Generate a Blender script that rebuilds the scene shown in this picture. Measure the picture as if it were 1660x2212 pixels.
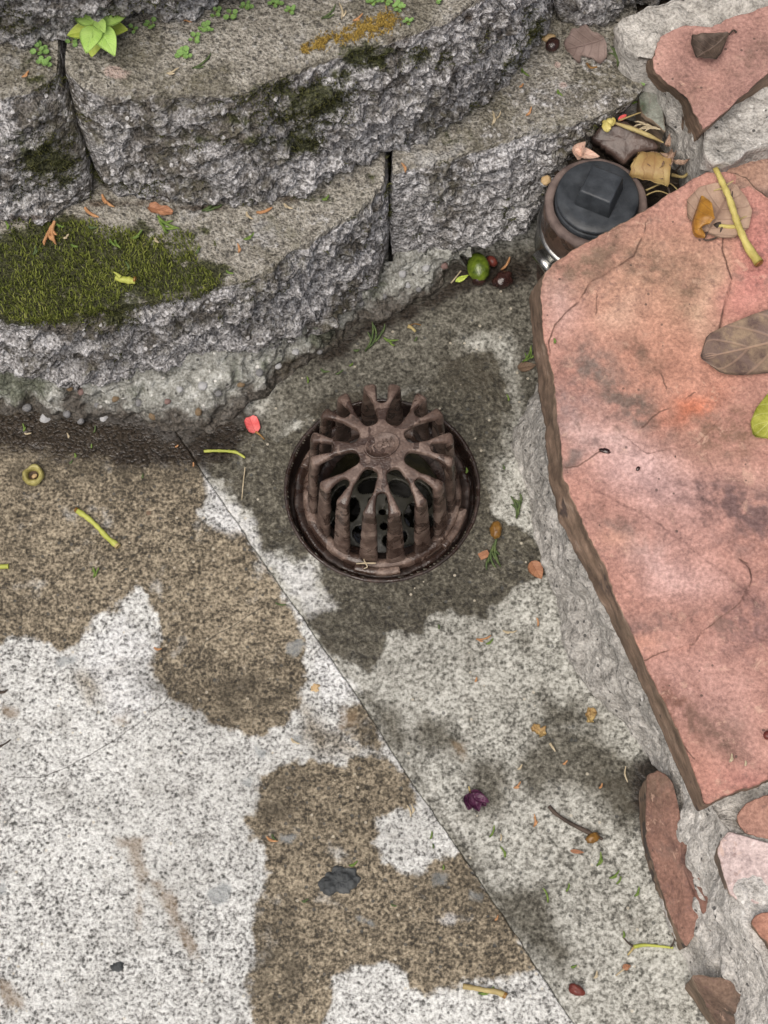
import bpy, math, random
import numpy as np
from math import radians, sin, cos, tan, pi

# ---------------------------------------------------------------- camera, sky, sun, exposure
S = bpy.context.scene
for o in list(bpy.data.objects): bpy.data.objects.remove(o)
COL = S.collection
FPX, PW, PH = 4000.0, 1660.0, 2212.0          # focal length in pixels of a 1660 x 2212 picture
HC, TILT = 1.75, radians(20.0)                # camera height above the concrete, tilt from straight down
CAM = np.array([0.0, -HC * tan(TILT), HC])
cd = bpy.data.cameras.new('camera'); cam = bpy.data.objects.new('camera', cd); COL.objects.link(cam)
cam.location = CAM; cam.rotation_euler = (TILT, 0, 0)
cd.sensor_fit = 'VERTICAL'; cd.sensor_height = 36.0; cd.lens = 36.0 * FPX / PH
cd.clip_start = 0.05; cd.clip_end = 200
S.camera = cam
SUN_EL, SUN_AZ = radians(66), radians(212)     # azimuth measured from +Y (away from the viewer) towards +X
w = bpy.data.worlds.new('World'); S.world = w; w.use_nodes = True
wn = w.node_tree.nodes; bg = wn['Background']
sky = wn.new('ShaderNodeTexSky'); sky.sky_type = 'NISHITA'; sky.sun_disc = False
sky.sun_elevation = SUN_EL; sky.sun_rotation = SUN_AZ
sky.air_density = 1.0; sky.dust_density = 8.0; sky.ozone_density = 0.2
w.node_tree.links.new(sky.outputs[0], bg.inputs[0]); bg.inputs[1].default_value = 0.05
sd_ = bpy.data.lights.new('sun', 'SUN'); sd_.energy = 1.5; sd_.angle = radians(50); sd_.color = (1.0, 0.965, 0.92)
sun = bpy.data.objects.new('sun', sd_); COL.objects.link(sun)
sun.rotation_euler = (-(pi / 2 - SUN_EL), 0, -SUN_AZ)
sun.rotation_mode = 'XYZ'
# point the lamp: its -Z must run from the sun to the ground
from mathutils import Vector
_d = Vector((sin(SUN_AZ) * cos(SUN_EL), cos(SUN_AZ) * cos(SUN_EL), sin(SUN_EL)))
sun.rotation_euler = _d.to_track_quat('Z', 'Y').to_euler()
sun.location = _d * 5
S.view_settings.view_transform = 'Standard'; S.view_settings.look = 'None'
S.view_settings.gamma = 1; S.view_settings.use_curve_mapping = False
S.view_settings.exposure = 0.74
S.render.engine = 'CYCLES'

# ---------------------------------------------------------------- helpers: pixels and places
def pw(px, py, z=0.0):
    """the point at height z that lies on the ray of pixel (px, py)"""
    px = np.asarray(px, float); py = np.asarray(py, float); z = np.asarray(z, float)
    dx = (px - PW / 2) / FPX; dy = -(py - PH / 2) / FPX
    d = np.stack(np.broadcast_arrays(dx, dy * cos(TILT) + sin(TILT), dy * sin(TILT) - cos(TILT)), -1)
    t = (z - HC) / d[..., 2]
    return CAM + d * t[..., None]
def to_px(V):
    q = V - CAM
    u = q[..., 1] * cos(TILT) + q[..., 2] * sin(TILT); f = q[..., 1] * sin(TILT) - q[..., 2] * cos(TILT)
    return PW / 2 + FPX * q[..., 0] / f, PH / 2 - FPX * u / f
def wpts(pts, z): 
    a = np.array(pts, float); return pw(a[:, 0], a[:, 1], z)

# ---------------------------------------------------------------- helpers: noise
def _h(ix, iy, iz, s):
    h = (ix.astype(np.int64) * 374761393 + iy.astype(np.int64) * 668265263 + iz.astype(np.int64) * 1440670441 + s * 974634777) & 0xffffffff
    h = ((h ^ (h >> 13)) * 1274126177) & 0xffffffff
    h = ((h ^ (h >> 16)) * 2246822519) & 0xffffffff
    return (h ^ (h >> 15)).astype(np.float64) / 4294967295.0
def vnoise(P, seed=0):
    i = np.floor(P); f = P - i; u = f * f * f * (f * (f * 6 - 15) + 10)
    x, y, z = i[..., 0], i[..., 1], i[..., 2]; r = 0
    for a in (0, 1):
        for b in (0, 1):
            for c in (0, 1):
                wt = (u[..., 0] if a else 1 - u[..., 0]) * (u[..., 1] if b else 1 - u[..., 1]) * (u[..., 2] if c else 1 - u[..., 2])
                r = r + wt * _h(x + a, y + b, z + c, seed)
    return r * 2 - 1
def fbm(P, octv=3, seed=0, gain=0.5):
    r = 0; a = 1.0; t = 0
    for k in range(octv):
        r = r + a * vnoise(P * (2.03 ** k) + 17.3 * k, seed + k * 31); t += a; a *= gain
    return r / t
def worley(P, seed=0):
    i = np.floor(P); best = np.full(P.shape[:-1], 9.0); rnd = np.zeros(P.shape[:-1])
    for a in (-1, 0, 1):
        for b in (-1, 0, 1):
            for c in (-1, 0, 1):
                x, y, z = i[..., 0] + a, i[..., 1] + b, i[..., 2] + c
                q = np.stack([x + _h(x, y, z, seed), y + _h(x, y, z, seed + 1), z + _h(x, y, z, seed + 2)], -1)
                d = np.linalg.norm(P - q, axis=-1); m = d < best
                best = np.where(m, d, best); rnd = np.where(m, _h(x, y, z, seed + 5), rnd)
    return best, rnd
def sstep(a, b, x):
    t = np.clip((x - a) / (b - a), 0, 1); return t * t * (3 - 2 * t)
def seg_dist(X, Y, pts, closed=False):
    P = np.array(pts, float); d = np.full(np.shape(X), 1e9)
    n = len(P)
    for k in range(n if closed else n - 1):
        a, b = P[k], P[(k + 1) % n]; e = b - a; L = max(e @ e, 1e-9)
        t = np.clip(((X - a[0]) * e[0] + (Y - a[1]) * e[1]) / L, 0, 1)
        d = np.minimum(d, np.hypot(X - a[0] - t * e[0], Y - a[1] - t * e[1]))
    return d
def sseg(X, Y, pts):
    """distance to a polyline, signed by the side, so that it crosses zero on the line"""
    P = np.array(pts, float); d = np.full(np.shape(X), 1e9); sg = np.ones(np.shape(X))
    for k in range(len(P) - 1):
        a, b = P[k], P[k + 1]; e = b - a; L = max(e @ e, 1e-9)
        t = np.clip(((X - a[0]) * e[0] + (Y - a[1]) * e[1]) / L, 0, 1)
        q = np.hypot(X - a[0] - t * e[0], Y - a[1] - t * e[1]); m = q < d
        d = np.where(m, q, d); sg = np.where(m, np.sign(e[0] * (Y - a[1]) - e[1] * (X - a[0])), sg)
    return d * sg
def inside(X, Y, pts):
    P = np.array(pts, float); r = np.zeros(np.shape(X), bool); n = len(P)
    for k in range(n):
        (x0, y0), (x1, y1) = P[k], P[(k + 1) % n]
        if y0 == y1: continue
        c = ((y0 > Y) != (y1 > Y)) & (X < (x1 - x0) * (Y - y0) / (y1 - y0) + x0); r ^= c
    return r
def sdf(X, Y, pts):
    """signed distance in pixels, positive inside"""
    return np.where(inside(X, Y, pts), 1, -1) * seg_dist(X, Y, pts, True)
def catmull(pts, n, closed=False):
    """smooth resampling of a polyline to n points by arc length"""
    P = np.array(pts, float)
    if closed: Q = np.vstack([P[-1], P, P[0], P[1]])
    else: Q = np.vstack([2 * P[0] - P[1], P, 2 * P[-1] - P[-2]])
    out = []
    for k in range(1, len(Q) - 2):
        t = np.linspace(0, 1, 12, endpoint=False)[:, None]
        a, b, c, d = Q[k - 1], Q[k], Q[k + 1], Q[k + 2]
        out.append(0.5 * (2 * b + (c - a) * t + (2 * a - 5 * b + 4 * c - d) * t * t + (3 * b - a - 3 * c + d) * t ** 3))
    out = np.vstack(out + [Q[len(Q) - 2][None]])
    return resample(out, n)
def resample(P, n):
    s = np.r_[0, np.cumsum(np.linalg.norm(np.diff(P, axis=0), axis=1))]
    q = np.linspace(0, s[-1], n)
    return np.stack([np.interp(q, s, P[:, k]) for k in range(P.shape[1])], -1)

# ---------------------------------------------------------------- helpers: objects
ORG = {}
def mesh_data(name, V, F, attrs=None, cols=None, smooth=True):
    V = np.asarray(V, np.float32); me = bpy.data.meshes.new(name)
    if isinstance(F, np.ndarray):
        k = F.shape[1]; tot = np.full(len(F), k, np.int32); idx = F.ravel().astype(np.int32)
    else:
        tot = np.array([len(f) for f in F], np.int32); idx = np.concatenate([np.asarray(f, np.int32) for f in F])
    me.vertices.add(len(V)); me.vertices.foreach_set('co', V.ravel())
    me.loops.add(len(idx)); me.loops.foreach_set('vertex_index', idx)
    me.polygons.add(len(tot)); me.polygons.foreach_set('loop_start', np.r_[0, np.cumsum(tot)[:-1]].astype(np.int32))
    me.polygons.foreach_set('loop_total', tot)
    if smooth: me.polygons.foreach_set('use_smooth', np.ones(len(tot), bool))
    me.update(calc_edges=True); me.validate()
    for k, v in (attrs or {}).items():
        a = me.attributes.new(k, 'FLOAT', 'POINT'); a.data.foreach_set('value', np.asarray(v, np.float32).ravel())
    for k, v in (cols or {}).items():
        a = me.attributes.new(k, 'FLOAT_COLOR', 'POINT')
        c = np.ones((len(V), 4), np.float32); c[:, :3] = v; a.data.foreach_set('color', c.ravel())
    return me
def link(name, me, mat=None, parent=None, loc=None):
    o = bpy.data.objects.new(name, me); COL.objects.link(o)
    if mat is not None:
        if me is not None and len(me.materials) == 0: me.materials.append(mat)
    if parent is not None: o.parent = parent
    if loc is not None: o.location = loc
    return o
def mk(name, V, F, mat, parent=None, attrs=None, cols=None, smooth=True):
    """mesh given in world coordinates; stored relative to its thing's base"""
    V = np.asarray(V, float).reshape(-1, 3)
    if parent is not None: org = ORG[parent.name]
    else:
        org = np.array([(V[:, 0].min() + V[:, 0].max()) / 2, (V[:, 1].min() + V[:, 1].max()) / 2, V[:, 2].min()])
    o = link(name, mesh_data(name, V - org, F, attrs, cols, smooth), mat, parent, None if parent is not None else org)
    ORG[o.name] = org
    return o
def thing(name, loc, label, cat, group=None):
    o = bpy.data.objects.new(name, None); COL.objects.link(o); o.location = loc; o.empty_display_size = 0.02
    ORG[o.name] = np.array(loc, float); return tag(o, label, cat, group)
def tag(o, label=None, cat=None, group=None, kind=None):
    if label: o['label'] = label
    if cat: o['category'] = cat
    if group: o['group'] = group
    if kind: o['kind'] = kind
    return o
def grid_faces(R, C, wrap=False):
    i = np.arange(R - 1)[:, None]; j = np.arange(C if wrap else C - 1)[None, :]
    j2 = (j + 1) % C
    return np.stack(np.broadcast_arrays(i * C + j, i * C + j2, (i + 1) * C + j2, (i + 1) * C + j), -1).reshape(-1, 4)
def grid_normals(P):
    du = np.gradient(P, axis=1); dv = np.gradient(P, axis=0)
    n = np.cross(du, dv); return n / np.maximum(np.linalg.norm(n, axis=-1, keepdims=True), 1e-9)
def lathe(prof, n=96, c=(0, 0, 0), a0=0.0, a1=2 * pi):
    prof = np.array(prof, float); full = abs(a1 - a0 - 2 * pi) < 1e-6
    th = np.linspace(a0, a1, n, endpoint=not full)
    P = np.stack([prof[:, None, 0] * np.cos(th), prof[:, None, 0] * np.sin(th), np.broadcast_to(prof[:, None, 1], (len(prof), n))], -1) + np.array(c)
    return P.reshape(-1, 3), grid_faces(len(prof), n, full)[:, ::-1]
def tube(pts, rad, sides=8):
    """closed tapered tube along a polyline"""
    P = np.array(pts, float); n = len(P); rad = np.broadcast_to(np.array(rad, float), (n,))
    T = np.gradient(P, axis=0); T /= np.maximum(np.linalg.norm(T, axis=1, keepdims=True), 1e-9)
    up = np.tile(np.array([0, 0, 1.0]), (n, 1)); m = np.abs(T[:, 2]) > 0.9; up[m] = (0, 1, 0)
    A = np.cross(T, up); A /= np.linalg.norm(A, axis=1, keepdims=True); B = np.cross(A, T)
    th = np.linspace(0, 2 * pi, sides, endpoint=False)
    V = P[:, None] + rad[:, None, None] * (A[:, None] * np.cos(th)[None, :, None] + B[:, None] * np.sin(th)[None, :, None])
    F = [list(f) for f in grid_faces(n, sides, True)]
    F.append(list(range(sides))); F.append(list(range((n - 1) * sides, n * sides))[::-1])
    return V.reshape(-1, 3), F
def merge(parts):
    V = []; F = []; k = 0
    for v, f in parts:
        V.append(v); F += [[i + k for i in q] for q in (f.tolist() if isinstance(f, np.ndarray) else f)]; k += len(v)
    return np.vstack(V), F

# ---------------------------------------------------------------- helpers: materials
class NT:
    def __init__(s, name, rough=0.85, spec=0.4):
        s.m = bpy.data.materials.new(name); s.m.use_nodes = True; s.t = s.m.node_tree; s.N = s.t.nodes; s.L = s.t.links
        s.b = s.N['Principled BSDF']; s.b.inputs['Roughness'].default_value = rough; s.b.inputs['Specular IOR Level'].default_value = spec
        s.co = s.N.new('ShaderNodeTexCoord').outputs['Object']
    def put(s, sock, v):
        if v is None: return
        if hasattr(v, 'is_output') or isinstance(v, bpy.types.NodeSocket): s.L.new(v, sock)
        elif isinstance(v, (tuple, list)) and len(v) == 3 and sock.type == 'RGBA': sock.default_value = (*v, 1)
        else: sock.default_value = v
    def noise(s, scale, detail=2, rough=0.5, dist=0.0, co=None, col=False):
        n = s.N.new('ShaderNodeTexNoise'); s.put(n.inputs['Vector'], co or s.co); n.inputs['Scale'].default_value = scale
        n.inputs['Detail'].default_value = detail; n.inputs['Roughness'].default_value = rough; n.inputs['Distortion'].default_value = dist
        return n.outputs['Color' if col else 'Fac']
    def voro(s, scale, feat='F1', out='Distance', co=None, rnd=1.0):
        n = s.N.new('ShaderNodeTexVoronoi'); n.feature = feat; s.put(n.inputs['Vector'], co or s.co)
        n.inputs['Scale'].default_value = scale; n.inputs['Randomness'].default_value = rnd; return n.outputs[out]
    def attr(s, name, col=False):
        n = s.N.new('ShaderNodeAttribute'); n.attribute_name = name; return n.outputs['Color' if col else 'Fac']
    def math(s, op, a, b=None, c=None, clamp=False):
        n = s.N.new('ShaderNodeMath'); n.operation = op; n.use_clamp = clamp
        s.put(n.inputs[0], a); s.put(n.inputs[1], b); s.put(n.inputs[2], c); return n.outputs[0]
    def ss(s, x, a, b):
        n = s.N.new('ShaderNodeMapRange'); n.interpolation_type = 'SMOOTHSTEP'; s.put(n.inputs['Value'], x)
        n.inputs['From Min'].default_value = a; n.inputs['From Max'].default_value = b; return n.outputs['Result']
    def ramp(s, x, stops, interp='LINEAR'):
        n = s.N.new('ShaderNodeValToRGB'); s.put(n.inputs[0], x); r = n.color_ramp; r.interpolation = interp
        while len(r.elements) < len(stops): r.elements.new(0.5)
        for e, (p, c) in zip(r.elements, stops):
            e.position = p; e.color = (*c, 1) if isinstance(c, (tuple, list)) else (c, c, c, 1)
        return n.outputs[0]
    def mix(s, f, a, b, mode='MIX'):
        n = s.N.new('ShaderNodeMix'); n.data_type = 'RGBA'; n.blend_type = mode
        s.put(n.inputs[0], f); s.put(n.inputs[6], a); s.put(n.inputs[7], b); return n.outputs[2]
    def sep(s, v, k):
        n = s.N.new('ShaderNodeSeparateXYZ'); s.put(n.inputs[0], v); return n.outputs[k]
    def stretch(s, sc):
        n = s.N.new('ShaderNodeMapping'); s.L.new(s.co, n.inputs[0]); n.inputs['Scale'].default_value = sc; return n.outputs[0]
    def bump(s, h, dist, strength=1.0, nrm=None):
        n = s.N.new('ShaderNodeBump'); s.put(n.inputs['Height'], h); n.inputs['Distance'].default_value = dist
        n.inputs['Strength'].default_value = strength
        if nrm is not None: s.put(n.inputs['Normal'], nrm)
        return n.outputs[0]
    def done(s, col=None, rough=None, nrm=None, metal=None):
        s.put(s.b.inputs['Base Color'], col); s.put(s.b.inputs['Roughness'], rough); s.put(s.b.inputs['Normal'], nrm); s.put(s.b.inputs['Metallic'], metal)
        return s.m

def mat_concrete(name, left):
    t = NT(name, 0.9, 0.3)
    g = t.noise(330, 2, 0.55); g2 = t.noise(120, 3, 0.6); v = t.voro(300, out='Color'); vx = t.sep(v, 0); big = t.noise(9, 3, 0.6)
    vd = t.voro(150); vr = t.sep(t.voro(150, out='Color'), 1)
    m = t.math('ADD', t.math('MULTIPLY', g, 0.62), t.math('MULTIPLY', g2, 0.38))
    m = t.math('ADD', m, t.math('MULTIPLY', t.math('SUBTRACT', vx, 0.5), 0.13))
    m = t.math('ADD', m, t.math('MULTIPLY', t.math('SUBTRACT', big, 0.5), 0.16))
    if left:
        dry = t.ramp(m, [(0.33, (.085, .085, .08)), (0.42, (.31, .31, .30)), (0.50, (.52, .525, .51)), (0.64, (.74, .75, .73))])
        wet = t.ramp(m, [(0.35, (.040, .034, .025)), (0.45, (.115, .096, .067)), (0.54, (.235, .198, .142)), (0.68, (.43, .37, .27))])
    else:
        dry = t.ramp(m, [(0.34, (.085, .084, .074)), (0.43, (.22, .218, .195)), (0.52, (.375, .375, .34)), (0.67, (.60, .60, .56))])
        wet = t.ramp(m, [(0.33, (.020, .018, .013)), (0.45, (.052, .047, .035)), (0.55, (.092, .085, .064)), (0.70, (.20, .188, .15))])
    e = t.math('MULTIPLY', t.math('SUBTRACT', t.noise(55, 4, 0.62), 0.5), 0.030)
    e2 = t.math('MULTIPLY', t.math('SUBTRACT', t.noise(14, 3, 0.6), 0.5), 0.034)
    wm = t.ss(t.math('ADD', t.math('ADD', t.attr('wet'), e), e2), -0.003, 0.004)
    wm = t.math('MULTIPLY', wm, t.ss(t.noise(26, 4, 0.6), 0.16, 0.42))
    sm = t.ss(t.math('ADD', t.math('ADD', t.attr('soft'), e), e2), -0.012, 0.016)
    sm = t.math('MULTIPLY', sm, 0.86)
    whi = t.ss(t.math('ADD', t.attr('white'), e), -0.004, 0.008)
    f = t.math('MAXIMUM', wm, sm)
    col = t.mix(f, dry, wet)  # the wet colour also darkens the painted overhang shade
    col = t.mix(t.math('MULTIPLY', whi, 0.55), col, t.ramp(m, [(0.32, (.16, .16, .16)), (0.45, (.52, .53, .54)), (0.6, (.8, .81, .82))]))
    lg = t.noise(6, 5, 0.65, 0.4); col = t.mix(t.math('MULTIPLY', t.ss(lg, 0.44, 0.66), 0.42), col, t.mix(1.0, col, (.52, .51, .49), 'MULTIPLY'))
    lg2 = t.noise(32, 4, 0.65, 0.3); col = t.mix(t.math('MULTIPLY', t.ss(lg2, 0.52, 0.68), 0.40), col, t.mix(1.0, col, (.50, .48, .45), 'MULTIPLY'))
    # dark aggregate chips
    chip = t.math('MULTIPLY', t.math('LESS_THAN', vd, 0.26), t.math('GREATER_THAN', vr, 0.80 if left else 0.90))
    col = t.mix(t.math('MULTIPLY', chip, 0.72), col, (.06, .062, .06))
    lc = t.math('MULTIPLY', t.math('LESS_THAN', vd, 0.22), t.math('LESS_THAN', vr, 0.05))
    col = t.mix(t.math('MULTIPLY', lc, 0.6), col, (.55, .50, .40))
    rust = t.ss(t.math('ADD', t.attr('rust'), e), -0.006, 0.006)
    col = t.mix(t.math('MULTIPLY', rust, 0.62), col, (.215, .155, .095))
    grey = t.ss(t.math('ADD', t.attr('grey'), t.math('MULTIPLY', e, 0.5)), -0.002, 0.002)
    col = t.mix(t.math('MULTIPLY', grey, 0.65), col, (.25, .27, .275))
    mould = t.ss(t.math('ADD', t.attr('mould'), t.math('ADD', e, e2)), -0.012, 0.012)
    mould = t.math('MULTIPLY', mould, t.ss(t.noise(60, 4, 0.65), 0.40, 0.58))
    col = t.mix(t.math('MULTIPLY', mould, 0.62), col, (.040, .033, .022))
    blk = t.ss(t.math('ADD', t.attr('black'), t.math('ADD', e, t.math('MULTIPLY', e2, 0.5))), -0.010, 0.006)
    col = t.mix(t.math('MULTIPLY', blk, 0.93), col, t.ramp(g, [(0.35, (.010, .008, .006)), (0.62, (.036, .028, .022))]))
    ck = t.math('ADD', t.attr('crack'), t.math('MULTIPLY', t.math('SUBTRACT', t.noise(120, 3, 0.6), 0.5), 0.004))
    ckm = t.math('SUBTRACT', 1.0, t.ss(t.math('ABSOLUTE', ck), 0.0002, 0.0009))
    ckm = t.math('MULTIPLY', ckm, t.ss(t.noise(20, 2), 0.36, 0.55))
    col = t.mix(t.math('MULTIPLY', ckm, 0.7), col, (.045, .04, .034))
    hgt = t.math('ADD', t.math('MULTIPLY', g, 1.0), t.math('MULTIPLY', g2, 0.8))
    hgt = t.math('SUBTRACT', hgt, t.math('MULTIPLY', chip, 0.25))
    hgt = t.math('MULTIPLY', hgt, t.math('SUBTRACT', 1.0, t.math('MULTIPLY', blk, 0.45)))
    nr = t.bump(hgt, 0.0026 if left else 0.0018, 0.75)
    rough = t.math('SUBTRACT', 0.92, t.math('MULTIPLY', blk, 0.62))
    rough = t.math('SUBTRACT', rough, t.math('MULTIPLY', wm, 0.22 if left else 0.36))
    return t.done(col, rough, nr)

def mat_block():
    t = NT('split_face_block', 0.92, 0.25)
    fine = t.noise(420, 2, 0.6); mid = t.noise(130, 3, 0.6); big = t.noise(16, 3, 0.6)
    vr = t.sep(t.voro(210, out='Color'), 0); vd = t.voro(210)
    m = t.math('ADD', t.math('MULTIPLY', fine, 0.6), t.math('MULTIPLY', mid, 0.4))
    top = t.ramp(m, [(0.33, (.085, .078, .066)), (0.45, (.23, .215, .185)), (0.55, (.38, .36, .315)), (0.70, (.60, .58, .53))])
    face = t.ramp(m, [(0.32, (.065, .062, .060)), (0.43, (.21, .205, .205)), (0.53, (.42, .415, .42)), (0.64, (.76, .76, .78))])
    alg = t.math('MULTIPLY', t.ss(t.noise(15, 5, 0.70, 0.6), 0.45, 0.58), t.ss(t.noise(85, 4, 0.65), 0.36, 0.54))
    face = t.mix(t.math('MULTIPLY', alg, 0.80), face, t.ramp(fine, [(0.35, (.026, .021, .014)), (0.65, (.105, .088, .062))]))
    fm = t.ss(t.math('ADD', t.attr('face'), t.math('MULTIPLY', t.math('SUBTRACT', mid, 0.5), 0.8)), 0.3, 0.7)
    tn = t.noise(13, 5, 0.65, 0.5)
    top = t.mix(t.math('MULTIPLY', t.ss(tn, 0.48, 0.62), 0.62), top, t.ramp(m, [(0.35, (.040, .036, .024)), (0.5, (.110, .100, .068)), (0.68, (.26, .24, .19))]))
    top = t.mix(t.math('MULTIPLY', t.ss(t.noise(17, 4, 0.6, 0.3), 0.56, 0.68), 0.6), top, t.ramp(m, [(0.35, (.20, .20, .20)), (0.5, (.42, .42, .42)), (0.68, (.62, .62, .62))]))
    col = t.mix(fm, top, face)
    wh = t.math('MULTIPLY', t.math('LESS_THAN', vd, 0.42), t.math('GREATER_THAN', vr, 0.86))
    col = t.mix(t.math('MULTIPLY', wh, t.math('ADD', t.math('MULTIPLY', fm, 0.5), 0.2)), col, (.74, .74, .75))
    dk = t.math('MULTIPLY', t.math('LESS_THAN', vd, 0.45), t.math('LESS_THAN', vr, 0.12))
    col = t.mix(t.math('MULTIPLY', dk, 0.65), col, (.05, .048, .045))
    ol = t.math('MULTIPLY', t.ss(big, 0.50, 0.66), t.ss(mid, 0.40, 0.60))
    col = t.mix(t.math('MULTIPLY', ol, 0.55), col, (.115, .105, .060))
    mo = t.math('ADD', t.attr('moss'), t.math('MULTIPLY', t.math('SUBTRACT', t.noise(60, 4, 0.65), 0.5), 1.6))
    mo = t.ss(mo, 0.42, 0.72)
    mcol = t.ramp(fine, [(0.32, (.012, .014, .005)), (0.52, (.040, .045, .014)), (0.72, (.095, .100, .030))])
    col = t.mix(t.math('MULTIPLY', mo, 0.92), col, mcol)
    di = t.math('ADD', t.attr('dirt'), t.math('MULTIPLY', t.math('SUBTRACT', t.noise(45, 4, 0.6), 0.5), 1.4))
    col = t.mix(t.math('MULTIPLY', t.ss(di, 0.45, 0.8), 0.8), col, t.ramp(fine, [(0.35, (.028, .019, .012)), (0.65, (.10, .066, .040))]))
    pk = t.math('ADD', t.attr('pink'), t.math('MULTIPLY', t.math('SUBTRACT', t.noise(70, 4, 0.6), 0.5), 1.2))
    col = t.mix(t.math('MULTIPLY', t.ss(pk, 0.5, 0.75), 0.6), col, (.56, .42, .38))
    h = t.math('ADD', t.math('MULTIPLY', fine, 0.7), t.math('MULTIPLY', mid, 1.2))
    h = t.math('SUBTRACT', h, t.math('MULTIPLY', vd, 0.5))
    return t.done(col, None, t.bump(h, 0.006, 0.9))

def mat_mortar(name='mortar', pale=False):
    t = NT(name, 0.92, 0.25)
    fine = t.noise(380, 2, 0.6); mid = t.noise(90, 4, 0.6); big = t.noise(14, 3, 0.6)
    m = t.math('ADD', t.math('MULTIPLY', fine, 0.5), t.math('MULTIPLY', mid, 0.5))
    if pale: col = t.ramp(m, [(0.32, (.19, .18, .165)), (0.45, (.40, .385, .36)), (0.56, (.57, .55, .52)), (0.70, (.76, .74, .70))])
    else: col = t.ramp(m, [(0.30, (.07, .07, .06)), (0.43, (.20, .20, .18)), (0.55, (.36, .365, .34)), (0.68, (.64, .65, .63))])
    if pale: col = t.mix(t.math('MULTIPLY', t.ss(t.attr('stain'), 0.2, 0.9), 0.75), col, t.ramp(m, [(0.32, (.09, .086, .078)), (0.5, (.25, .24, .22)), (0.68, (.46, .45, .42))]))
    vr = t.sep(t.voro(170, out='Color'), 0); vd = t.voro(170)
    col = t.mix(t.math('MULTIPLY', t.math('MULTIPLY', t.math('LESS_THAN', vd, 0.3), t.math('GREATER_THAN', vr, 0.92)), 0.7), col, (.8, .79, .76))
    col = t.mix(t.math('MULTIPLY', t.math('MULTIPLY', t.math('LESS_THAN', vd, 0.3), t.math('LESS_THAN', vr, 0.07)), 0.8), col, (.03, .03, .03))
    if not pale:
        gm = t.math('ADD', t.attr('green'), t.math('MULTIPLY', t.math('SUBTRACT', t.noise(48, 4, 0.65), 0.5), 1.5))
        col = t.mix(t.math('MULTIPLY', t.ss(gm, 0.4, 0.75), 0.75), col, t.ramp(fine, [(0.35, (.028, .033, .018)), (0.62, (.10, .115, .07))]))
        bm = t.math('ADD', t.attr('soil'), t.math('MULTIPLY', t.math('SUBTRACT', t.noise(40, 4, 0.65), 0.5), 1.0))
        bs = t.ss(bm, 0.4, 0.75)
        col = t.mix(t.math('MULTIPLY', bs, 0.85), col, t.ramp(fine, [(0.35, (.018, .014, .011)), (0.65, (.075, .058, .044))]))
    h = t.math('ADD', t.math('MULTIPLY', fine, 0.6), t.math('MULTIPLY', mid, 1.5))
    rough = None if pale else t.math('SUBTRACT', 0.92, t.math('MULTIPLY', bs, 0.4))
    return t.done(col, rough, t.bump(h, 0.0035, 0.8))

def mat_flag():
    t = NT('red_sandstone', 0.82, 0.3)
    fine = t.noise(300, 3, 0.65); mid = t.noise(45, 5, 0.65, 0.4); big = t.noise(11, 4, 0.6, 0.8)
    base = t.attr('tint', True)
    k = t.math('ADD', t.math('MULTIPLY', fine, 0.55), t.math('MULTIPLY', mid, 0.45))
    col = t.mix(1.0, base, t.ramp(k, [(0.32, (.48, .47, .48)), (0.5, (.96, .96, .96)), (0.68, (1.48, 1.54, 1.56))]), 'MULTIPLY')
    stain = t.math('MULTIPLY', t.ss(mid, 0.53, 0.66), t.ss(big, 0.45, 0.6))
    col = t.mix(t.math('MULTIPLY', stain, 0.62), col, (.15, .10, .082))
    sp = t.math('MULTIPLY', t.ss(t.noise(160, 4, 0.7, 0.3), 0.54, 0.64), t.ss(t.noise(19, 4, 0.6), 0.44, 0.58))
    col = t.mix(t.math('MULTIPLY', sp, 0.45), col, (.17, .10, .09))
    vein = t.math('MULTIPLY', t.ss(t.noise(70, 5, 0.7, 0.6), 0.58, 0.68), t.ss(big, 0.40, 0.56))
    col = t.mix(t.math('MULTIPLY', vein, 0.45), col, (.66, .45, .34))
    dots = t.math('MULTIPLY', t.math('LESS_THAN', t.voro(75), 0.10), t.math('GREATER_THAN', t.sep(t.voro(75, out='Color'), 0), 0.7))
    col = t.mix(t.math('MULTIPLY', dots, 0.7), col, (.06, .045, .04))
    seam = t.math('ADD', t.attr('seam'), t.math('MULTIPLY', t.math('SUBTRACT', t.noise(130, 3, 0.6), 0.5), 0.0035))
    sk = t.math('SUBTRACT', 1.0, t.ss(t.math('ABSOLUTE', seam), 0.0003, 0.0013))
    sk = t.math('MULTIPLY', sk, t.ss(t.noise(35, 3, 0.6), 0.38, 0.52))
    col = t.mix(t.math('MULTIPLY', sk, 0.75), col, (.10, .055, .042))
    side = t.ss(t.math('ADD', t.attr('side'), t.math('MULTIPLY', t.math('SUBTRACT', mid, 0.5), 0.5)), 0.35, 0.7)
    scol = t.ramp(t.noise(34, 4, 0.6, 0, t.stretch((1, 1, 1.7))), [(0.34, (.085, .066, .046)), (0.47, (.165, .122, .085)), (0.60, (.25, .18, .130)), (0.72, (.42, .33, .26))])
    lich = t.math('MULTIPLY', t.ss(t.noise(22, 4, 0.6), 0.60, 0.66), 0.9)
    scol = t.mix(lich, scol, (.035, .036, .036))
    col = t.mix(t.math('MULTIPLY', side, 0.9), col, scol)
    return t.done(col, None, t.bump(t.math('ADD', t.math('MULTIPLY', fine, 0.7), t.math('MULTIPLY', mid, 1.6)), 0.0016, 0.75))

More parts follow.
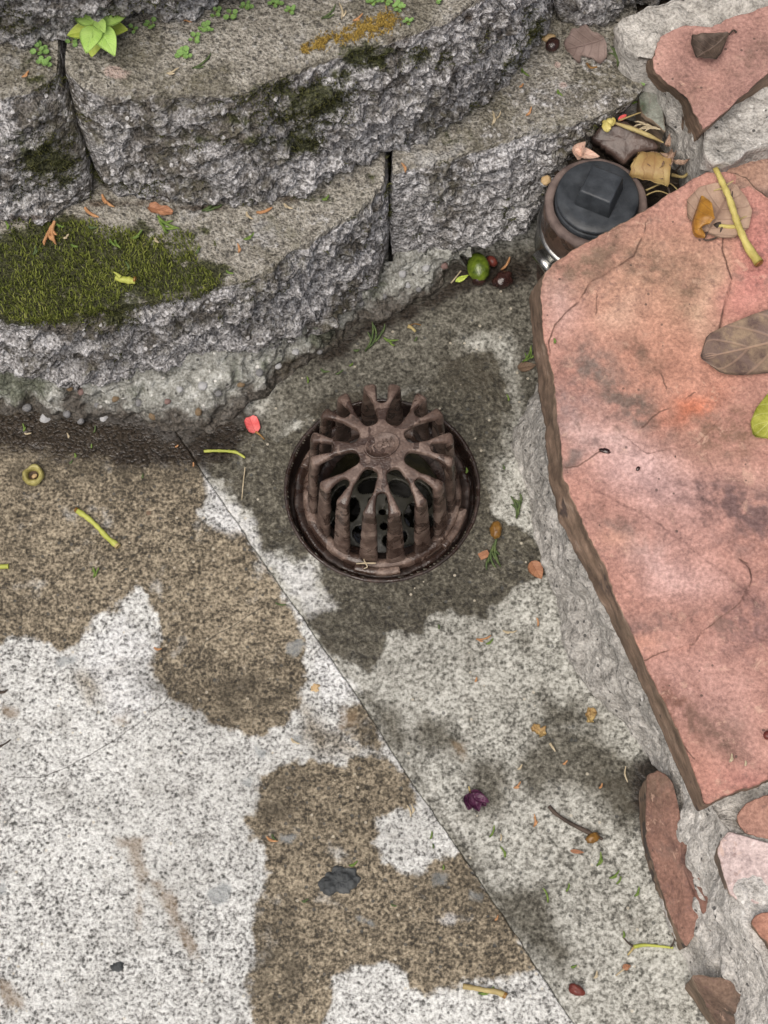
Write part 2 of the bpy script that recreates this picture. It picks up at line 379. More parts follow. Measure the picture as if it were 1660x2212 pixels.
def mat_iron(name, c0, c1, c2, wet=0.5):
    t = NT(name, 0.5, 0.5)
    n = t.noise(60, 5, 0.62); f = t.noise(420, 3, 0.6); b = t.noise(22, 3, 0.6)
    k = t.math('ADD', t.math('MULTIPLY', n, 0.7), t.math('MULTIPLY', f, 0.3))
    col = t.ramp(k, [(0.33, c0), (0.5, c1), (0.68, c2)])
    wm = t.ss(t.noise(40, 3, 0.5, 0.5), 0.52, 0.55)
    col = t.mix(t.math('MULTIPLY', wm, 0.72), col, (.030, .017, .013))
    r = t.math('SUBTRACT', 0.50, t.math('MULTIPLY', wm, wet))
    return t.done(col, r, t.bump(t.math('ADD', f, t.math('MULTIPLY', n, 1.2)), 0.0011, 0.6))

def mat_plain(name, c0, c1, scale=60, rough=0.7, bump=0.0006, detail=4, spec=0.4, metal=0.0):
    t = NT(name, rough, spec); n = t.noise(scale, detail, 0.6)
    col = t.ramp(n, [(0.34, c0), (0.66, c1)])
    t.b.inputs['Metallic'].default_value = metal
    return t.done(col, None, t.bump(t.noise(scale * 4, 3, 0.6), bump, 0.7))

def mat_leaf(name, c0, c1, cv, scale=70, rough=0.55, veins=7.0, blotch=None):
    t = NT(name, rough, 0.4)
    u, v = t.attr('lu'), t.attr('lv')
    n = t.noise(scale, 5, 0.65); col = t.ramp(n, [(0.36, c0), (0.64, c1)])
    if blotch: col = t.mix(t.math('MULTIPLY', t.ss(t.noise(scale * 0.35, 4, 0.6, 0.5), 0.50, 0.60), 0.8), col, blotch)
    av = t.math('ABSOLUTE', v)
    mid = t.math('SUBTRACT', 1.0, t.ss(av, 0.015, 0.06))
    fr = t.math('FRACT', t.math('MULTIPLY', t.math('SUBTRACT', u, t.math('MULTIPLY', av, 0.28)), veins))
    sv = t.math('SUBTRACT', 1.0, t.ss(t.math('ABSOLUTE', t.math('SUBTRACT', fr, 0.5)), 0.03, 0.10))
    vm = t.math('MAXIMUM', mid, t.math('MULTIPLY', sv, 0.6))
    net = t.math('SUBTRACT', 1.0, t.ss(t.voro(260, 'DISTANCE_TO_EDGE'), 0.02, 0.10))
    vm = t.math('MAXIMUM', vm, t.math('MULTIPLY', net, 0.16))
    col = t.mix(t.math('MULTIPLY', vm, 0.6), col, cv)
    return t.done(col, None, t.bump(t.math('ADD', t.math('MULTIPLY', vm, 0.8), t.math('MULTIPLY', n, 0.8)), 0.0007, 0.7))

# ================================================================ THE SETTING
M = {}
M['conc_l'] = mat_concrete('pebbled_concrete', True); M['conc_r'] = mat_concrete('trowelled_concrete', False)
M['block'] = mat_block(); M['mortar'] = mat_mortar('grey_mortar'); M['mortar_pale'] = mat_mortar('pale_mortar', True)
M['flag'] = mat_flag()
M['soil'] = mat_plain('dark_soil', (.020, .015, .011), (.085, .065, .048), 90, 0.9, 0.004)
M['earth'] = mat_plain('earth', (.06, .048, .035), (.13, .105, .08), 30, 0.95, 0.01)
PXM = 2150.0   # pixels in a metre on the concrete near the picture's middle

# base earth under everything, reaching far out
e = mk('ground', [(-80, -80, -.32), (80, -80, -.32), (80, 80, -.32), (-80, 80, -.32)], np.array([[0, 1, 2, 3]]), M['earth']); tag(e, kind='structure')

# ---------------------------------------------------------------- stains and painted overhang shade on the concrete, outlines read off the photograph
WET_L = [[(-400, 1400), (0, 1395), (60, 1372), (130, 1415), (170, 1400), (205, 1345), (260, 1320), (300, 1283), (330, 1330), (345, 1390), (330, 1450),
          (370, 1510), (430, 1550), (500, 1590), (570, 1595), (640, 1560), (665, 1490), (660, 1420), (672, 1380), (640, 1330), (585, 1240), (530, 1160), (488, 1154), (465, 1140),
          (441, 1105), (453, 1074), (433, 1008), (400, 960), (0, 860), (-400, 860)],
         [(558, 1675), (584, 1660), (636, 1641), (674, 1638), (745, 1660), (797, 1630), (850, 1650), (890, 1680), (921, 1746), (872, 1761), (824, 1776), (822, 1817), (835, 1858), (872, 1884),
          (910, 1892), (925, 1858), (955, 1847), (1000, 1847), (1040, 1890), (1100, 1990), (1160, 2090), (1097, 2120), (1000, 2116), (925, 2146), (887, 2139), (872, 2101), (790, 2086), (719, 2105), (715, 2199),
          (690, 2330), (520, 2330), (543, 2213), (550, 2086), (539, 2012), (539, 1955), (573, 1918), (573, 1832), (550, 1802), (539, 1772), (558, 1750)],
         [(738, 1530), (790, 1508), (828, 1580), (822, 1612), (780, 1615), (745, 1590)]]
WET_R = [[(666, 1331), (678, 1368), (708, 1413), (752, 1439), (797, 1447), (824, 1421), (839, 1368), (869, 1361), (910, 1357), (928, 1334), (977, 1320), (1011, 1331), (1044, 1342), (1074, 1312), (1097, 1301),
          (1112, 1275), (1131, 1260), (1190, 1240), (1140, 1150), (1110, 1130), (1062, 1110), (1046, 1050), (1062, 970), (1105, 880), (1090, 790), (1070, 755), (1010, 755), (960, 790), (930, 830), (850, 845),
          (740, 850), (660, 900), (600, 950), (480, 900), (420, 960), (445, 1010), (500, 1085), (555, 1120), (562, 1190), (610, 1195), (640, 1215), (680, 1208), (690, 1263), (726, 1312), (689, 1318)]]
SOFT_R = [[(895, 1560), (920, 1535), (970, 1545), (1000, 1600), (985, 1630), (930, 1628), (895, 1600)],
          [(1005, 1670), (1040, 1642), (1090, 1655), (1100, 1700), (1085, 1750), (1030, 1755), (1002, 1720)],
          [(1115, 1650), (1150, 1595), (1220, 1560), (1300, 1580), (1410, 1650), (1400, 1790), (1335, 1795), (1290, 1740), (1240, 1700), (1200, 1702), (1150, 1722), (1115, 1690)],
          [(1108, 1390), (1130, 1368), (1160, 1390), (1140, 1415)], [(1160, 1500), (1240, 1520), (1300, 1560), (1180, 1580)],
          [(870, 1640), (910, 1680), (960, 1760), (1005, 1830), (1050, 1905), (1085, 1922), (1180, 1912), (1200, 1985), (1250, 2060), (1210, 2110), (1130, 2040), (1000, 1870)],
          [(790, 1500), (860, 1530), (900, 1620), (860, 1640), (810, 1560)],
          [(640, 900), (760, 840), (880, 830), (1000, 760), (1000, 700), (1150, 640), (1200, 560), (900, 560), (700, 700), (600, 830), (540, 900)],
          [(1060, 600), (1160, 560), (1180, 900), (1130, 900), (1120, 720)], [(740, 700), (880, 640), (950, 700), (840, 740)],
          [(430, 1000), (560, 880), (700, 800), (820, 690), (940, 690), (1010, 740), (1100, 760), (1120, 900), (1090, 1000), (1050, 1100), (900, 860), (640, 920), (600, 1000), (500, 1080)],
          [(560, 870), (680, 720), (850, 560), (1180, 520), (1220, 900), (1140, 1000), (1110, 860), (1090, 745), (1010, 735), (900, 800), (720, 850), (620, 900)],  # broad stain, with shade below the overhanging block painted in
          [(1000, 560), (1200, 520), (1210, 760), (1150, 760), (1120, 660), (1030, 640)]]  # shade under the bare block's overhang, painted onto the concrete
SOFT_L = [[(152, 1465), (190, 1445), (235, 1470), (240, 1512), (190, 1515)], [(650, 1500), (700, 1560), (780, 1620), (690, 1640), (640, 1600)]]
WHITE = [[(433, 1000), (453, 1031), (496, 1082), (547, 1121), (553, 1146), (566, 1191), (607, 1198), (636, 1218), (681, 1211), (686, 1263), (726, 1312), (689, 1318), (668, 1331), (600, 1250), (523, 1152), (488, 1154), (465, 1140), (441, 1105), (453, 1074)],
         [(965, 1980), (1000, 1975), (1012, 1988), (975, 1998), (945, 1990)], [(150, 1420), (270, 1330), (340, 1400), (320, 1450), (350, 1530), (250, 1560), (170, 1430)],
         [(690, 1400), (780, 1490), (700, 1530), (672, 1440)]]
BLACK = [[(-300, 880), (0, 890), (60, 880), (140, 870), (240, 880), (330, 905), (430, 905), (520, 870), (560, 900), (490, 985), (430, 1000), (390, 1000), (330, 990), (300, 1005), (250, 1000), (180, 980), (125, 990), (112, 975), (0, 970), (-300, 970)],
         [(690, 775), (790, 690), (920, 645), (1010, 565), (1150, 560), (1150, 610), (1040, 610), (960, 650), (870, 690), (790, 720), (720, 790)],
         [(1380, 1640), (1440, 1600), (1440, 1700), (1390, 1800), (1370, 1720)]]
RUST = [[(254, 1812), (316, 1806), (312, 1848), (322, 1891), (303, 1905), (290, 1860)], [(300, 1900), (306, 1900), (306, 2008), (299, 2008)],
        [(330, 1905), (350, 1900), (385, 1965), (420, 2030), (438, 2075), (415, 2065), (385, 2010), (355, 1950)], [(253, 1550), (275, 1545), (280, 1562), (260, 1566)], [(735, 1540), (780, 1535), (775, 1560), (735, 1570)],
        [(10, 1535), (35, 1535), (40, 1552), (15, 1552)], [(0, 2110), (40, 2140), (50, 2170), (20, 2180), (0, 2150)], [(985, 1610), (1003, 1625), (1003, 1642), (988, 1630)]]
GREY = [[(450, 1925), (480, 1908), (502, 1918), (495, 1950), (460, 1962)], [(552, 1615), (580, 1622), (578, 1640), (555, 1636)], [(620, 1390), (650, 1380), (660, 1392), (640, 1415), (625, 1410)],
        [(635, 1585), (655, 1590), (650, 1608), (633, 1602)], [(760, 1975), (790, 1980), (810, 1998), (775, 1992)], [(930, 1885), (970, 1885), (965, 1912), (935, 1915)], [(1015, 1920), (1050, 1930), (1040, 1950), (1012, 1945)],
        [(120, 1420), (170, 1420), (165, 1436), (125, 1436)], [(0, 1900), (15, 1900), (12, 1930), (0, 1930)], [(600, 1800), (640, 1805), (630, 1825), (605, 1820)], [(520, 1690), (545, 1680), (540, 1700)]]
MOULD = [[(440, 1440), (560, 1420), (660, 1480), (600, 1560), (480, 1560)], [(540, 2000), (620, 1950), (660, 2100), (600, 2212), (550, 2150)], [(560, 1690), (660, 1650), (640, 1760), (560, 1780)], [(760, 1530), (830, 1580), (800, 1630)],
         [(0, 980), (430, 990), (400, 1060), (200, 1040), (0, 1060)], [(280, 1460), (400, 1480), (500, 1580), (400, 1540)], [(880, 1880), (1050, 1900), (1080, 1980), (900, 1930)], [(620, 900), (760, 850), (840, 860), (700, 900)],
         [(960, 780), (1080, 760), (1090, 830), (1000, 840)], [(690, 1340), (740, 1420), (690, 1390)], [(1280, 1650), (1400, 1660), (1390, 1800), (1330, 1780)]]
CRACK = [(-300, 1690), (0, 1678), (90, 1680), (137, 1662), (187, 1637), (234, 1608), (297, 1565), (359, 1515), (390, 1465), (430, 1418), (445, 1387), (508, 1351), (560, 1318), (613, 1285)]
def union(X, Y, polys, gap=-400.0):
    d = np.full(X.shape, gap)
    for p in polys: d = np.maximum(d, sdf(X, Y, p))
    return np.clip(d / PXM, -0.12, 0.12)
# the joint between the two pours
JP = wpts([(140, 560), (300, 810), (430, 1010), (540, 1172), (650, 1330), (760, 1488), (890, 1688), (1000, 1850), (1110, 2014), (1240, 2212)], 0)
JP = JP[np.argsort(JP[:, 1])]
def joint_x(y):
    x = np.interp(y, JP[:, 1], JP[:, 0])
    s0 = (JP[1, 0] - JP[0, 0]) / (JP[1, 1] - JP[0, 1]); s1 = (JP[-1, 0] - JP[-2, 0]) / (JP[-1, 1] - JP[-2, 1])
    x = np.where(y < JP[0, 1], JP[0, 0] + s0 * (y - JP[0, 1]), x); return np.where(y > JP[-1, 1], JP[-1, 0] + s1 * (y - JP[-1, 1]), x)
def spread(a, b, step, lo, hi):
    c = list(np.arange(a, b, step)); s = step; x = c[-1]
    while x < hi: s *= 1.35; x += s; c.append(min(x, hi))
    s = step; x = c[0]; pre = []
    while x > lo: s *= 1.35; x -= s; pre.append(max(x, lo))
    return np.array(pre[::-1] + c)
DC = pw(826, 1056, 0.0)          # centre of the drain on the concrete
ST = 0.0028
ys = spread(-0.62, 0.62, ST, -3.0, 1.6)
def slab(name, ts, mat, left, label):
    Y, T = np.meshgrid(ys, ts, indexing='ij')
    jx = joint_x(Y) + 0.0010 * vnoise(np.stack([Y * 90, Y * 0, Y * 0], -1), 3)
    X = jx + T; Z = np.zeros_like(X)
    P3 = np.stack([X, Y, Z], -1)
    Z += 0.0016 * fbm(P3 * 9, 3, 5) + 0.0006 * fbm(P3 * 120, 2, 9)
    if left: Z += 0.0016
    r = np.hypot(X - DC[0], Y - DC[1])
    if not left:
        Z *= sstep(0.095, 0.13, r); Z -= 0.004 * np.exp(-((r - 0.10) / 0.03) ** 2) * (r > 0.0975) * 0.25
    edge = np.abs(T) < 1e-6
    Z = np.where(edge, -0.02, Z)
    V = np.stack([X, Y, Z], -1).reshape(-1, 3)
    F = grid_faces(*X.shape)
    if not left:
        c = V[F].mean(1); F = F[np.hypot(c[:, 0] - DC[0], c[:, 1] - DC[1]) > 0.0962]
    px, py = to_px(np.stack([X, Y, Z * 0], -1).reshape(-1, 3))
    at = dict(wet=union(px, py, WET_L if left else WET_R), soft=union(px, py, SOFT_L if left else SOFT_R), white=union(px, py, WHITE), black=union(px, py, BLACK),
              rust=union(px, py, RUST if left else RUST[-1:]), grey=union(px, py, GREY if left else GREY[5:7]), mould=union(px, py, MOULD),
              crack=np.clip(sseg(px, py, CRACK) / PXM, -.05, .05) if left else np.full(len(V), .05))
    o = mk(name, V, F, mat, None, at); tag(o, label, None, None, 'structure'); return o
tl = spread(-0.70, -0.0008, ST, -3.0, 0); tl = np.r_[tl[tl < -0.0008], -0.0006, -1e-7]
tr = spread(0.003, 0.80, ST, 0.0, 3.0); tr = np.r_[1e-7, 0.0006, tr[tr > 0.002]]
slab('pavement_pebbled', tl, M['conc_l'], True, 'pebbled pale concrete pour with brown damp patches left of the joint')
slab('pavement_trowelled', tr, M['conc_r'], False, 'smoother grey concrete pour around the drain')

# ---------------------------------------------------------------- the retaining wall of split-face blocks
Z0, Z1, Z2, Z3 = 0.03, 0.18, 0.34, 0.50
wall = thing('retaining_wall', pw(500, 760, 0.0), 'weathered grey split-face concrete block wall behind the drain, mossy and stepped back', 'wall')
FACE_MOSS = [(690, 215, 85, 55, .95), (600, 195, 80, 30, .7), (790, 120, 90, 40, .8), (660, 300, 45, 50, .9), (560, 300, 70, 30, .6), (430, 300, 60, 30, .5), (900, 120, 60, 30, .6), (100, 345, 80, 55, .9), (45, 300, 70, 30, .6), (150, 380, 50, 30, .6), (60, 130, 80, 40, .55), (90, 175, 60, 25, .7), (250, 690, 40, 22, .9), (150, 690, 50, 18, .7),
             (690, 205, 60, 30, .7), (520, 255, 60, 30, .55), (620, 250, 60, 30, .6), (1150, 70, 25, 60, .7), (1110, 140, 40, 30, .6), (975, 300, 70, 22, .6), (1035, 250, 60, 30, .45), (680, 430, 70, 30, .6), (800, 385, 40, 30, .5), (560, 460, 70, 25, .5), (640, 20, 90, 20, .25),
             (330, 480, 80, 40, .6), (420, 500, 80, 40, .5), (0, 20, 80, 40, .5), (20, 45, 80, 30, .5), (350, 20, 70, 25, .35), (500, 500, 50, 25, .4), (880, 500, 40, 50, .35), (1010, 400, 60, 40, .25), (460, 225, 50, 25, .4), (960, 110, 60, 30, .45), (300, 400, 80, 20, .35), (740, 160, 50, 25, .6)]
FACE_DIRT = [(850, 90, 110, 30, .6), (1000, 30, 60, 25, .5), (560, 215, 70, 20, .4), (80, 265, 70, 25, .5), (290, 230, 60, 25, .3), (240, 440, 150, 14, .7), (90, 470, 120, 12, .8), (450, 450, 120, 12, .7), (620, 430, 40, 14, .7), (700, 170, 80, 25, .4), (340, 330, 60, 30, .35), (150, 745, 90, 20, .35)]
FACE_PINK = [(250, 155, 50, 22, .9), (1215, 185, 14, 14, .9), (1205, 140, 10, 10, .9)]
PALE = [(1200, 210, 160, 70, .55), (1080, 290, 120, 40, .5), (1290, 130, 90, 60, .45), (560, 520, 90, 40, .5), (700, 470, 60, 30, .45), (420, 180, 160, 30, .3), (1330, 220, 80, 40, .6)]
def blobs(px, py, L):
    r = np.zeros_like(px)
    for x, y, a, b, k in L: r = np.maximum(r, k * np.exp(-((px - x) / a) ** 2 - ((py - y) / b) ** 2))
    return r
MOSS_BED = [(-260, 480), (0, 488), (90, 470), (180, 478), (260, 500), (340, 520), (440, 562), (520, 596), (450, 632), (375, 662), (316, 672), (238, 688), (132, 704), (78, 715), (0, 702), (-260, 690)]
M['moss'] = None
t = NT('moss_blades', 0.8, 0.2); t.done(t.ramp(t.attr('rnd'), [(0.0, (.040, .052, .010)), (0.4, (.125, .150, .028)), (0.75, (.22, .25, .055)), (1.0, (.36, .35, .12))])); M['moss'] = t.m
t = NT('yellow_moss_blades', 0.8, 0.2); t.done(t.ramp(t.attr('rnd'), [(0.0, (.10, .065, .02)), (0.5, (.30, .20, .045)), (1.0, (.50, .36, .09))])); M['moss_y'] = t.m
def blades(base, h, wd, seed, lean=0.7, nrm=None):
    n = len(base); r = np.random.RandomState(seed); a = r.uniform(0, 2 * pi, n); hh = h * r.uniform(.45, 1.25, n); ln = lean * r.uniform(.2, 1.2, n); wv = wd * r.uniform(.7, 1.3, n)
    dx = np.stack([np.cos(a), np.sin(a), 0 * a], -1); sd = np.stack([-np.sin(a), np.cos(a), 0 * a], -1) * wv[:, None]
    m1 = base + dx * (ln * hh * .35)[:, None] + np.array([0, 0, 1]) * (hh * .6)[:, None]; tip = base + dx * (ln * hh)[:, None] + np.array([0, 0, 1]) * hh[:, None] * (1.05 - .3 * ln)[:, None]
    if nrm is not None: m1 = m1 + nrm * (hh * .45)[:, None]; tip = tip + nrm * (hh * .75)[:, None] - np.array([0, 0, 1]) * (hh * .5)[:, None]
    b0 = base - np.array([0, 0, .001])
    V = np.stack([b0 - sd, b0 + sd, m1 - sd * .8, m1 + sd * .8, tip], 1).reshape(-1, 3); k = np.arange(n)[:, None] * 5
    F = np.vstack([k + [0, 1, 3], k + [0, 3, 2], k + [2, 3, 4]])
    return V, F, np.repeat(r.uniform(0, 1, n) ** 1.2, 5)
t = NT('dark_moss_blades', 0.85, 0.15); t.done(t.ramp(t.attr('rnd'), [(0.0, (.016, .018, .007)), (0.5, (.050, .055, .018)), (1.0, (.13, .13, .045))])); M['moss_d'] = t.m
def block(T, B, zt, zb, back, seed, bulge=0.006, amp=1.0, pitch=0.0017, ext=(1, 1), label=None, bed=False):
    Tw = wpts(T, zt); Bw = wpts(B, zb)
    if ext[0]: Tw = np.vstack([Tw[0] + (ext[0] * 0.006, back * 0.9, 0), Tw]); Bw = np.vstack([Bw[0] + (ext[0] * 0.006, back * 0.9, 0), Bw])
    if ext[1]: Tw = np.vstack([Tw, Tw[-1] + (-ext[1] * 0.006, back * 0.9, 0)]); Bw = np.vstack([Bw, Bw[-1] + (-ext[1] * 0.006, back * 0.9, 0)])
    s = np.r_[0, np.cumsum(np.linalg.norm(np.diff((Tw + Bw) / 2, axis=0), axis=1))]
    n = int(s[-1] / pitch); q = np.linspace(0, s[-1], n)
    Ti = np.stack([np.interp(q, s, Tw[:, k]) for k in range(3)], -1); Bi = np.stack([np.interp(q, s, Bw[:, k]) for k in range(3)], -1)
    for A in (Ti, Bi):   # soften the polyline corners
        for _ in range(10): A[1:-1, :2] = (A[:-2, :2] + 2 * A[1:-1, :2] + A[2:, :2]) / 4
    tan_ = np.gradient((Ti + Bi) / 2, axis=0); out = np.stack([tan_[:, 1], -tan_[:, 0], 0 * tan_[:, 0]], -1)
    out /= np.maximum(np.linalg.norm(out, axis=1, keepdims=True), 1e-9)
    yb = Ti[:, 1].max() + 0.02 + (0 if ext[0] or ext[1] else back)
    spine = np.stack([np.clip(Ti[:, 0], Ti[:, 0].min() + .01, Ti[:, 0].max() - .01), np.full(n, yb), np.full(n, zt)], -1)
    D = np.linalg.norm(spine - Ti, axis=1).max(); nt = max(int(D / (pitch * 1.25)), 8)
    H = np.linalg.norm(Ti - Bi, axis=1).max(); nf = int(H / pitch); nu = 8
    rows = []; wf = []; vv = []
    for k in range(nt):
        a = 1 - k / nt; rows.append(Ti + (spine - Ti) * a); d = np.linalg.norm(spine - Ti, axis=1) * a; wf.append(sstep(0.014, 0.0, d) * 0.30); vv.append(np.zeros(n) - d)
    for k in range(nf + 1):
        v = k / nf; rows.append(Ti + (Bi - Ti) * v + out * (bulge * (4 * v * (1 - v)) ** 0.7)[..., None] if np.ndim(v) else Ti + (Bi - Ti) * v + out * bulge * (4 * v * (1 - v)) ** 0.7)
        wf.append(np.full(n, 0.30 + 0.70 * float(sstep(0, 0.14, v)))); vv.append(np.full(n, v))
    for k in range(1, nu + 1): rows.append(Bi - out * 0.04 * k / nu); wf.append(np.full(n, 1 - k / nu)); vv.append(np.full(n, 1.0))
    P = np.array(rows); Wt = np.array(wf); VV = np.array(vv)
    N = grid_normals(P)
    if N[nt + nf // 2, n // 2] @ out[n // 2] < 0: N = -N
    o3 = np.array([seed * 3.7, seed * 1.3, 0.0])
    Q = P + o3
    f1, _ = worley(Q * np.array([55, 55, 80]) + 0.8 * fbm(Q * 60, 2, seed + 60)[..., None], seed)
    f2, r2 = worley(Q * np.array([150, 150, 190]), seed + 9)
    d = 0.008 * fbm(Q * np.array([11, 11, 20]), 3, seed) + 0.0125 * (0.55 - f1) + 0.0062 * (0.5 - f2) * (0.3 + r2) + 0.0050 * fbm(Q * 95, 2, seed + 3) + 0.004 * fbm(Q * np.array([40, 40, 70]), 2, seed + 4)
    led = fbm(Q * np.array([9, 9, 46]), 3, seed + 77); d += 0.0055 * sstep(-0.05, 0.12, led) - 0.003; d += 0.0045 * fbm(Q * np.array([26, 26, 150]), 2, seed + 78)
    f3, r3 = worley(Q * np.array([24, 24, 34]) + 0.9 * fbm(Q * 30, 2, seed + 61)[..., None], seed + 15); d += 0.013 * (0.5 - f3) * (0.35 + r3)
    d *= amp
    c0 = s[1] if ext[0] else -1.0; c1 = s[-2] if ext[1] else s[-1] + 1.0
    du = np.minimum(q - c0, c1 - q); wu = 0.10 + 0.90 * sstep(0.0, 0.040, du)
    d = d * wu[None, :] - 0.002 * (1 - wu[None, :])
    P = P + N * (d * Wt)[..., None]
    flat = 1 - Wt
    P[..., 2] += flat * (0.0014 * fbm(Q * 25, 3, seed + 5) + 0.0010 * fbm(Q * 140, 2, seed + 6) + 0.0008 * (0.5 - f2)) * (VV <= 0)
    V = P.reshape(-1, 3); px, py = to_px(V)
    moss = blobs(px, py, FACE_MOSS); 
    if bed: moss = np.maximum(moss, 0.85 * sstep(-60, 40, sdf(px, py, MOSS_BED) + 40 * fbm(V * 25, 3, 92)) * (VV.ravel() <= 0.06))
    o = mk('block', V, grid_faces(*P.shape[:2])[:, ::-1], M['block'], wall, dict(face=np.maximum(((VV > 0) * sstep(0, 0.06, VV)).ravel(), blobs(px, py, PALE) * (VV <= 0).ravel()), moss=moss, dirt=blobs(px, py, FACE_DIRT), pink=blobs(px, py, FACE_PINK)))
    if label: o['label'] = label
    fm = moss + 0.75 * fbm(V * 55, 3, seed + 200); rs_ = np.random.RandomState(seed)
    sel = np.where((fm > 0.40) & (VV.ravel() > 0.015) & (VV.ravel() < 0.98) & (px > -60) & (px < 1300) & (py > -40))[0]
    if len(sel) > 150 and pitch < 0.003:
        Nf = N.reshape(-1, 3); base = V[sel] + rs_.uniform(-.0008, .0008, (len(sel), 3)); Vb, Fb, rb = blades(base, 0.0036, 0.00042, seed + 1, 0.9, Nf[sel])
        tag(mk('moss', Vb, Fb, M['moss_d'], o, dict(rnd=rb), smooth=False), None, None, None, 'stuff')
    return o, P, nt
A_, AP, ANT = block([(-330, 640), (-160, 655), (0, 678), (78, 694), (129, 680), (234, 664), (312, 648), (371, 643), (441, 616), (508, 604), (586, 578), (644, 532), (730, 478), (791, 439), (827, 396), (833, 362)],
      [(-330, 760), (-160, 775), (0, 788), (60, 805), (110, 824), (242, 823), (310, 806), (365, 795), (430, 785), (490, 778), (560, 765), (625, 740), (700, 690), (765, 637), (815, 590), (837, 557)],
      Z1, Z0, 0.15, 11, bed=True, label='lower block with a thick bed of green moss on its ledge')
block([(847, 374), (900, 352), (970, 340), (1048, 318), (1103, 296), (1160, 280), (1230, 268), (1300, 248), (1370, 214), (1395, 188)],
      [(845, 556), (900, 553), (960, 550), (1030, 540), (1090, 530), (1140, 507), (1160, 470), (1195, 395), (1270, 320), (1300, 290)],
      Z1, Z0 + 0.012, 0.15, 23, amp=0.8, bulge=0.004, label='lower block with a broad bare grey ledge beside the pipe')
block([(-330, 190), (-120, 195), (0, 200), (72, 193), (104, 174), (125, 150)], [(-330, 470), (-120, 474), (0, 472), (86, 460), (168, 442), (203, 426)], Z2, Z1 + .002, 0.15, 37, ext=(0, 1))
block([(139, 146), (172, 176), (210, 192), (297, 195), (390, 202), (483, 204), (540, 198), (600, 168), (716, 126), (813, 95), (891, 66), (970, 35), (1020, 4), (1060, -20), (1110, -60), (1150, -110), (1175, -170)],
      [(220, 400), (236, 416), (270, 424), (345, 432), (420, 437), (500, 443), (550, 444), (600, 430), (700, 390), (790, 357), (880, 321), (960, 281), (1026, 229), (1084, 187), (1135, 130), (1177, 75), (1196, 0)],
      Z2, Z1 + .002, 0.15, 41, label='large middle block with a wide rough face and weeds on top')
block([(-330, -120), (0, -130), (120, -135), (260, -150), (400, -170), (520, -200), (640, -240)], [(-330, 85), (0, 78), (120, 70), (260, 55), (400, 33), (520, 2), (640, -35)], Z3, Z2 + .002, 0.15, 53, ext=(0, 1))
block([(1195, -180), (1300, -190), (1400, -230), (1500, -260), (1700, -300)], [(1200, 46), (1300, 50), (1365, 20), (1470, -10), (1700, -70)], Z2, Z1 + .003, 0.15, 61, ext=(1, 0))
block([(650, -245), (760, -270), (880, -320), (1000, -380), (1150, -440)], [(648, -38), (760, -60), (880, -100), (1000, -150), (1150, -210)], Z3, Z2 + .002, 0.15, 71, pitch=0.004)
block([(-1100, 640), (-700, 640), (-340, 640)], [(-1100, 760), (-700, 760), (-340, 760)], Z1, Z0, 0.15, 83, pitch=0.004)
block([(-1100, 190), (-700, 190), (-340, 190)], [(-1100, 470), (-700, 470), (-340, 470)], Z2, Z1 + .002, 0.15, 87, pitch=0.004)

# rough mortar footing that the lowest course sits on
G0 = [(-900, 940), (-250, 930), (0, 905), (70, 905), (140, 893), (230, 908), (300, 930), (380, 927), (450, 935), (510, 900), (580, 862), (650, 808), (715, 775), (760, 722), (790, 695), (850, 678), (920, 648), (980, 600), (1014, 562)]
U0 = [(-900, 760), (-250, 765), (0, 775), (39, 782), (98, 812), (156, 818), (242, 812), (336, 785), (406, 778), (469, 768), (531, 755), (609, 735), (660, 700), (720, 655), (770, 615), (820, 580), (870, 555), (950, 545), (1018, 538)]
g = resample(np.hstack([wpts(G0, 0.0), wpts(U0, 0.045)]), 620)
rows = []
for k in range(84):
    v = k / 83.0; a = g[:, :3] + (g[:, 3:] - g[:, :3]) * v; a[:, 2] = -0.006 + 0.052 * v ** 0.8
    rows.append(a)
rows.append(g[:, 3:] + (0, .05, .0))
P = np.array(rows); N = grid_normals(P); N = np.where(N[..., 2:3] < 0, -N, N)
f1, r1 = worley(P * 48, 7); f2, _ = worley(P * 130, 8); wv = np.minimum(1, np.linspace(0, 1, len(rows)) * 6)[:, None] * 0.85 + 0.15
d = 0.018 * (0.5 - f1) * (0.3 + r1) + 0.015 * fbm(P * 24, 3, 12) + 0.006 * (0.5 - f2) + 0.003 * fbm(P * 110, 2, 14)
edge_in = 0.012 * vnoise(P * np.array([30, 30, 0]) , 19)
P = P + N * (d * wv)[..., None]; P[..., 1] += edge_in * (1 - np.linspace(0, 1, len(rows)))[:, None]
px, py = to_px(P.reshape(-1, 3))
foot = mk('footing', P.reshape(-1, 3), grid_faces(*P.shape[:2]), M['mortar'], wall,
          dict(green=blobs(px, py, [(40, 840, 120, 50, .8), (700, 720, 60, 60, .9), (620, 790, 80, 40, .7), (300, 850, 60, 40, .5), (510, 800, 50, 40, .6), (800, 620, 70, 40, .6)]),
               soil=np.maximum((1.0 * (1 - np.linspace(0, 1, len(rows)))[:, None] ** 1.3 + 0 * P[..., 0]).ravel(), blobs(px, py, [(160, 870, 70, 40, .8), (180, 900, 120, 30, .8), (480, 890, 80, 30, .6), (720, 780, 60, 30, .6)]))))
foot['label'] = 'rough mortar footing under the lowest blocks'
M['peb'] = [mat_plain('pebble_' + n, a, b, 50, 0.6, 0.0008) for n, a, b in (('grey', (.12, .12, .12), (.30, .30, .31)), ('tan', (.13, .09, .05), (.28, .20, .12)), ('pale', (.34, .34, .34), (.55, .56, .58)), ('rose', (.16, .10, .09), (.30, .2, .18)))]
rng = random.Random(5)
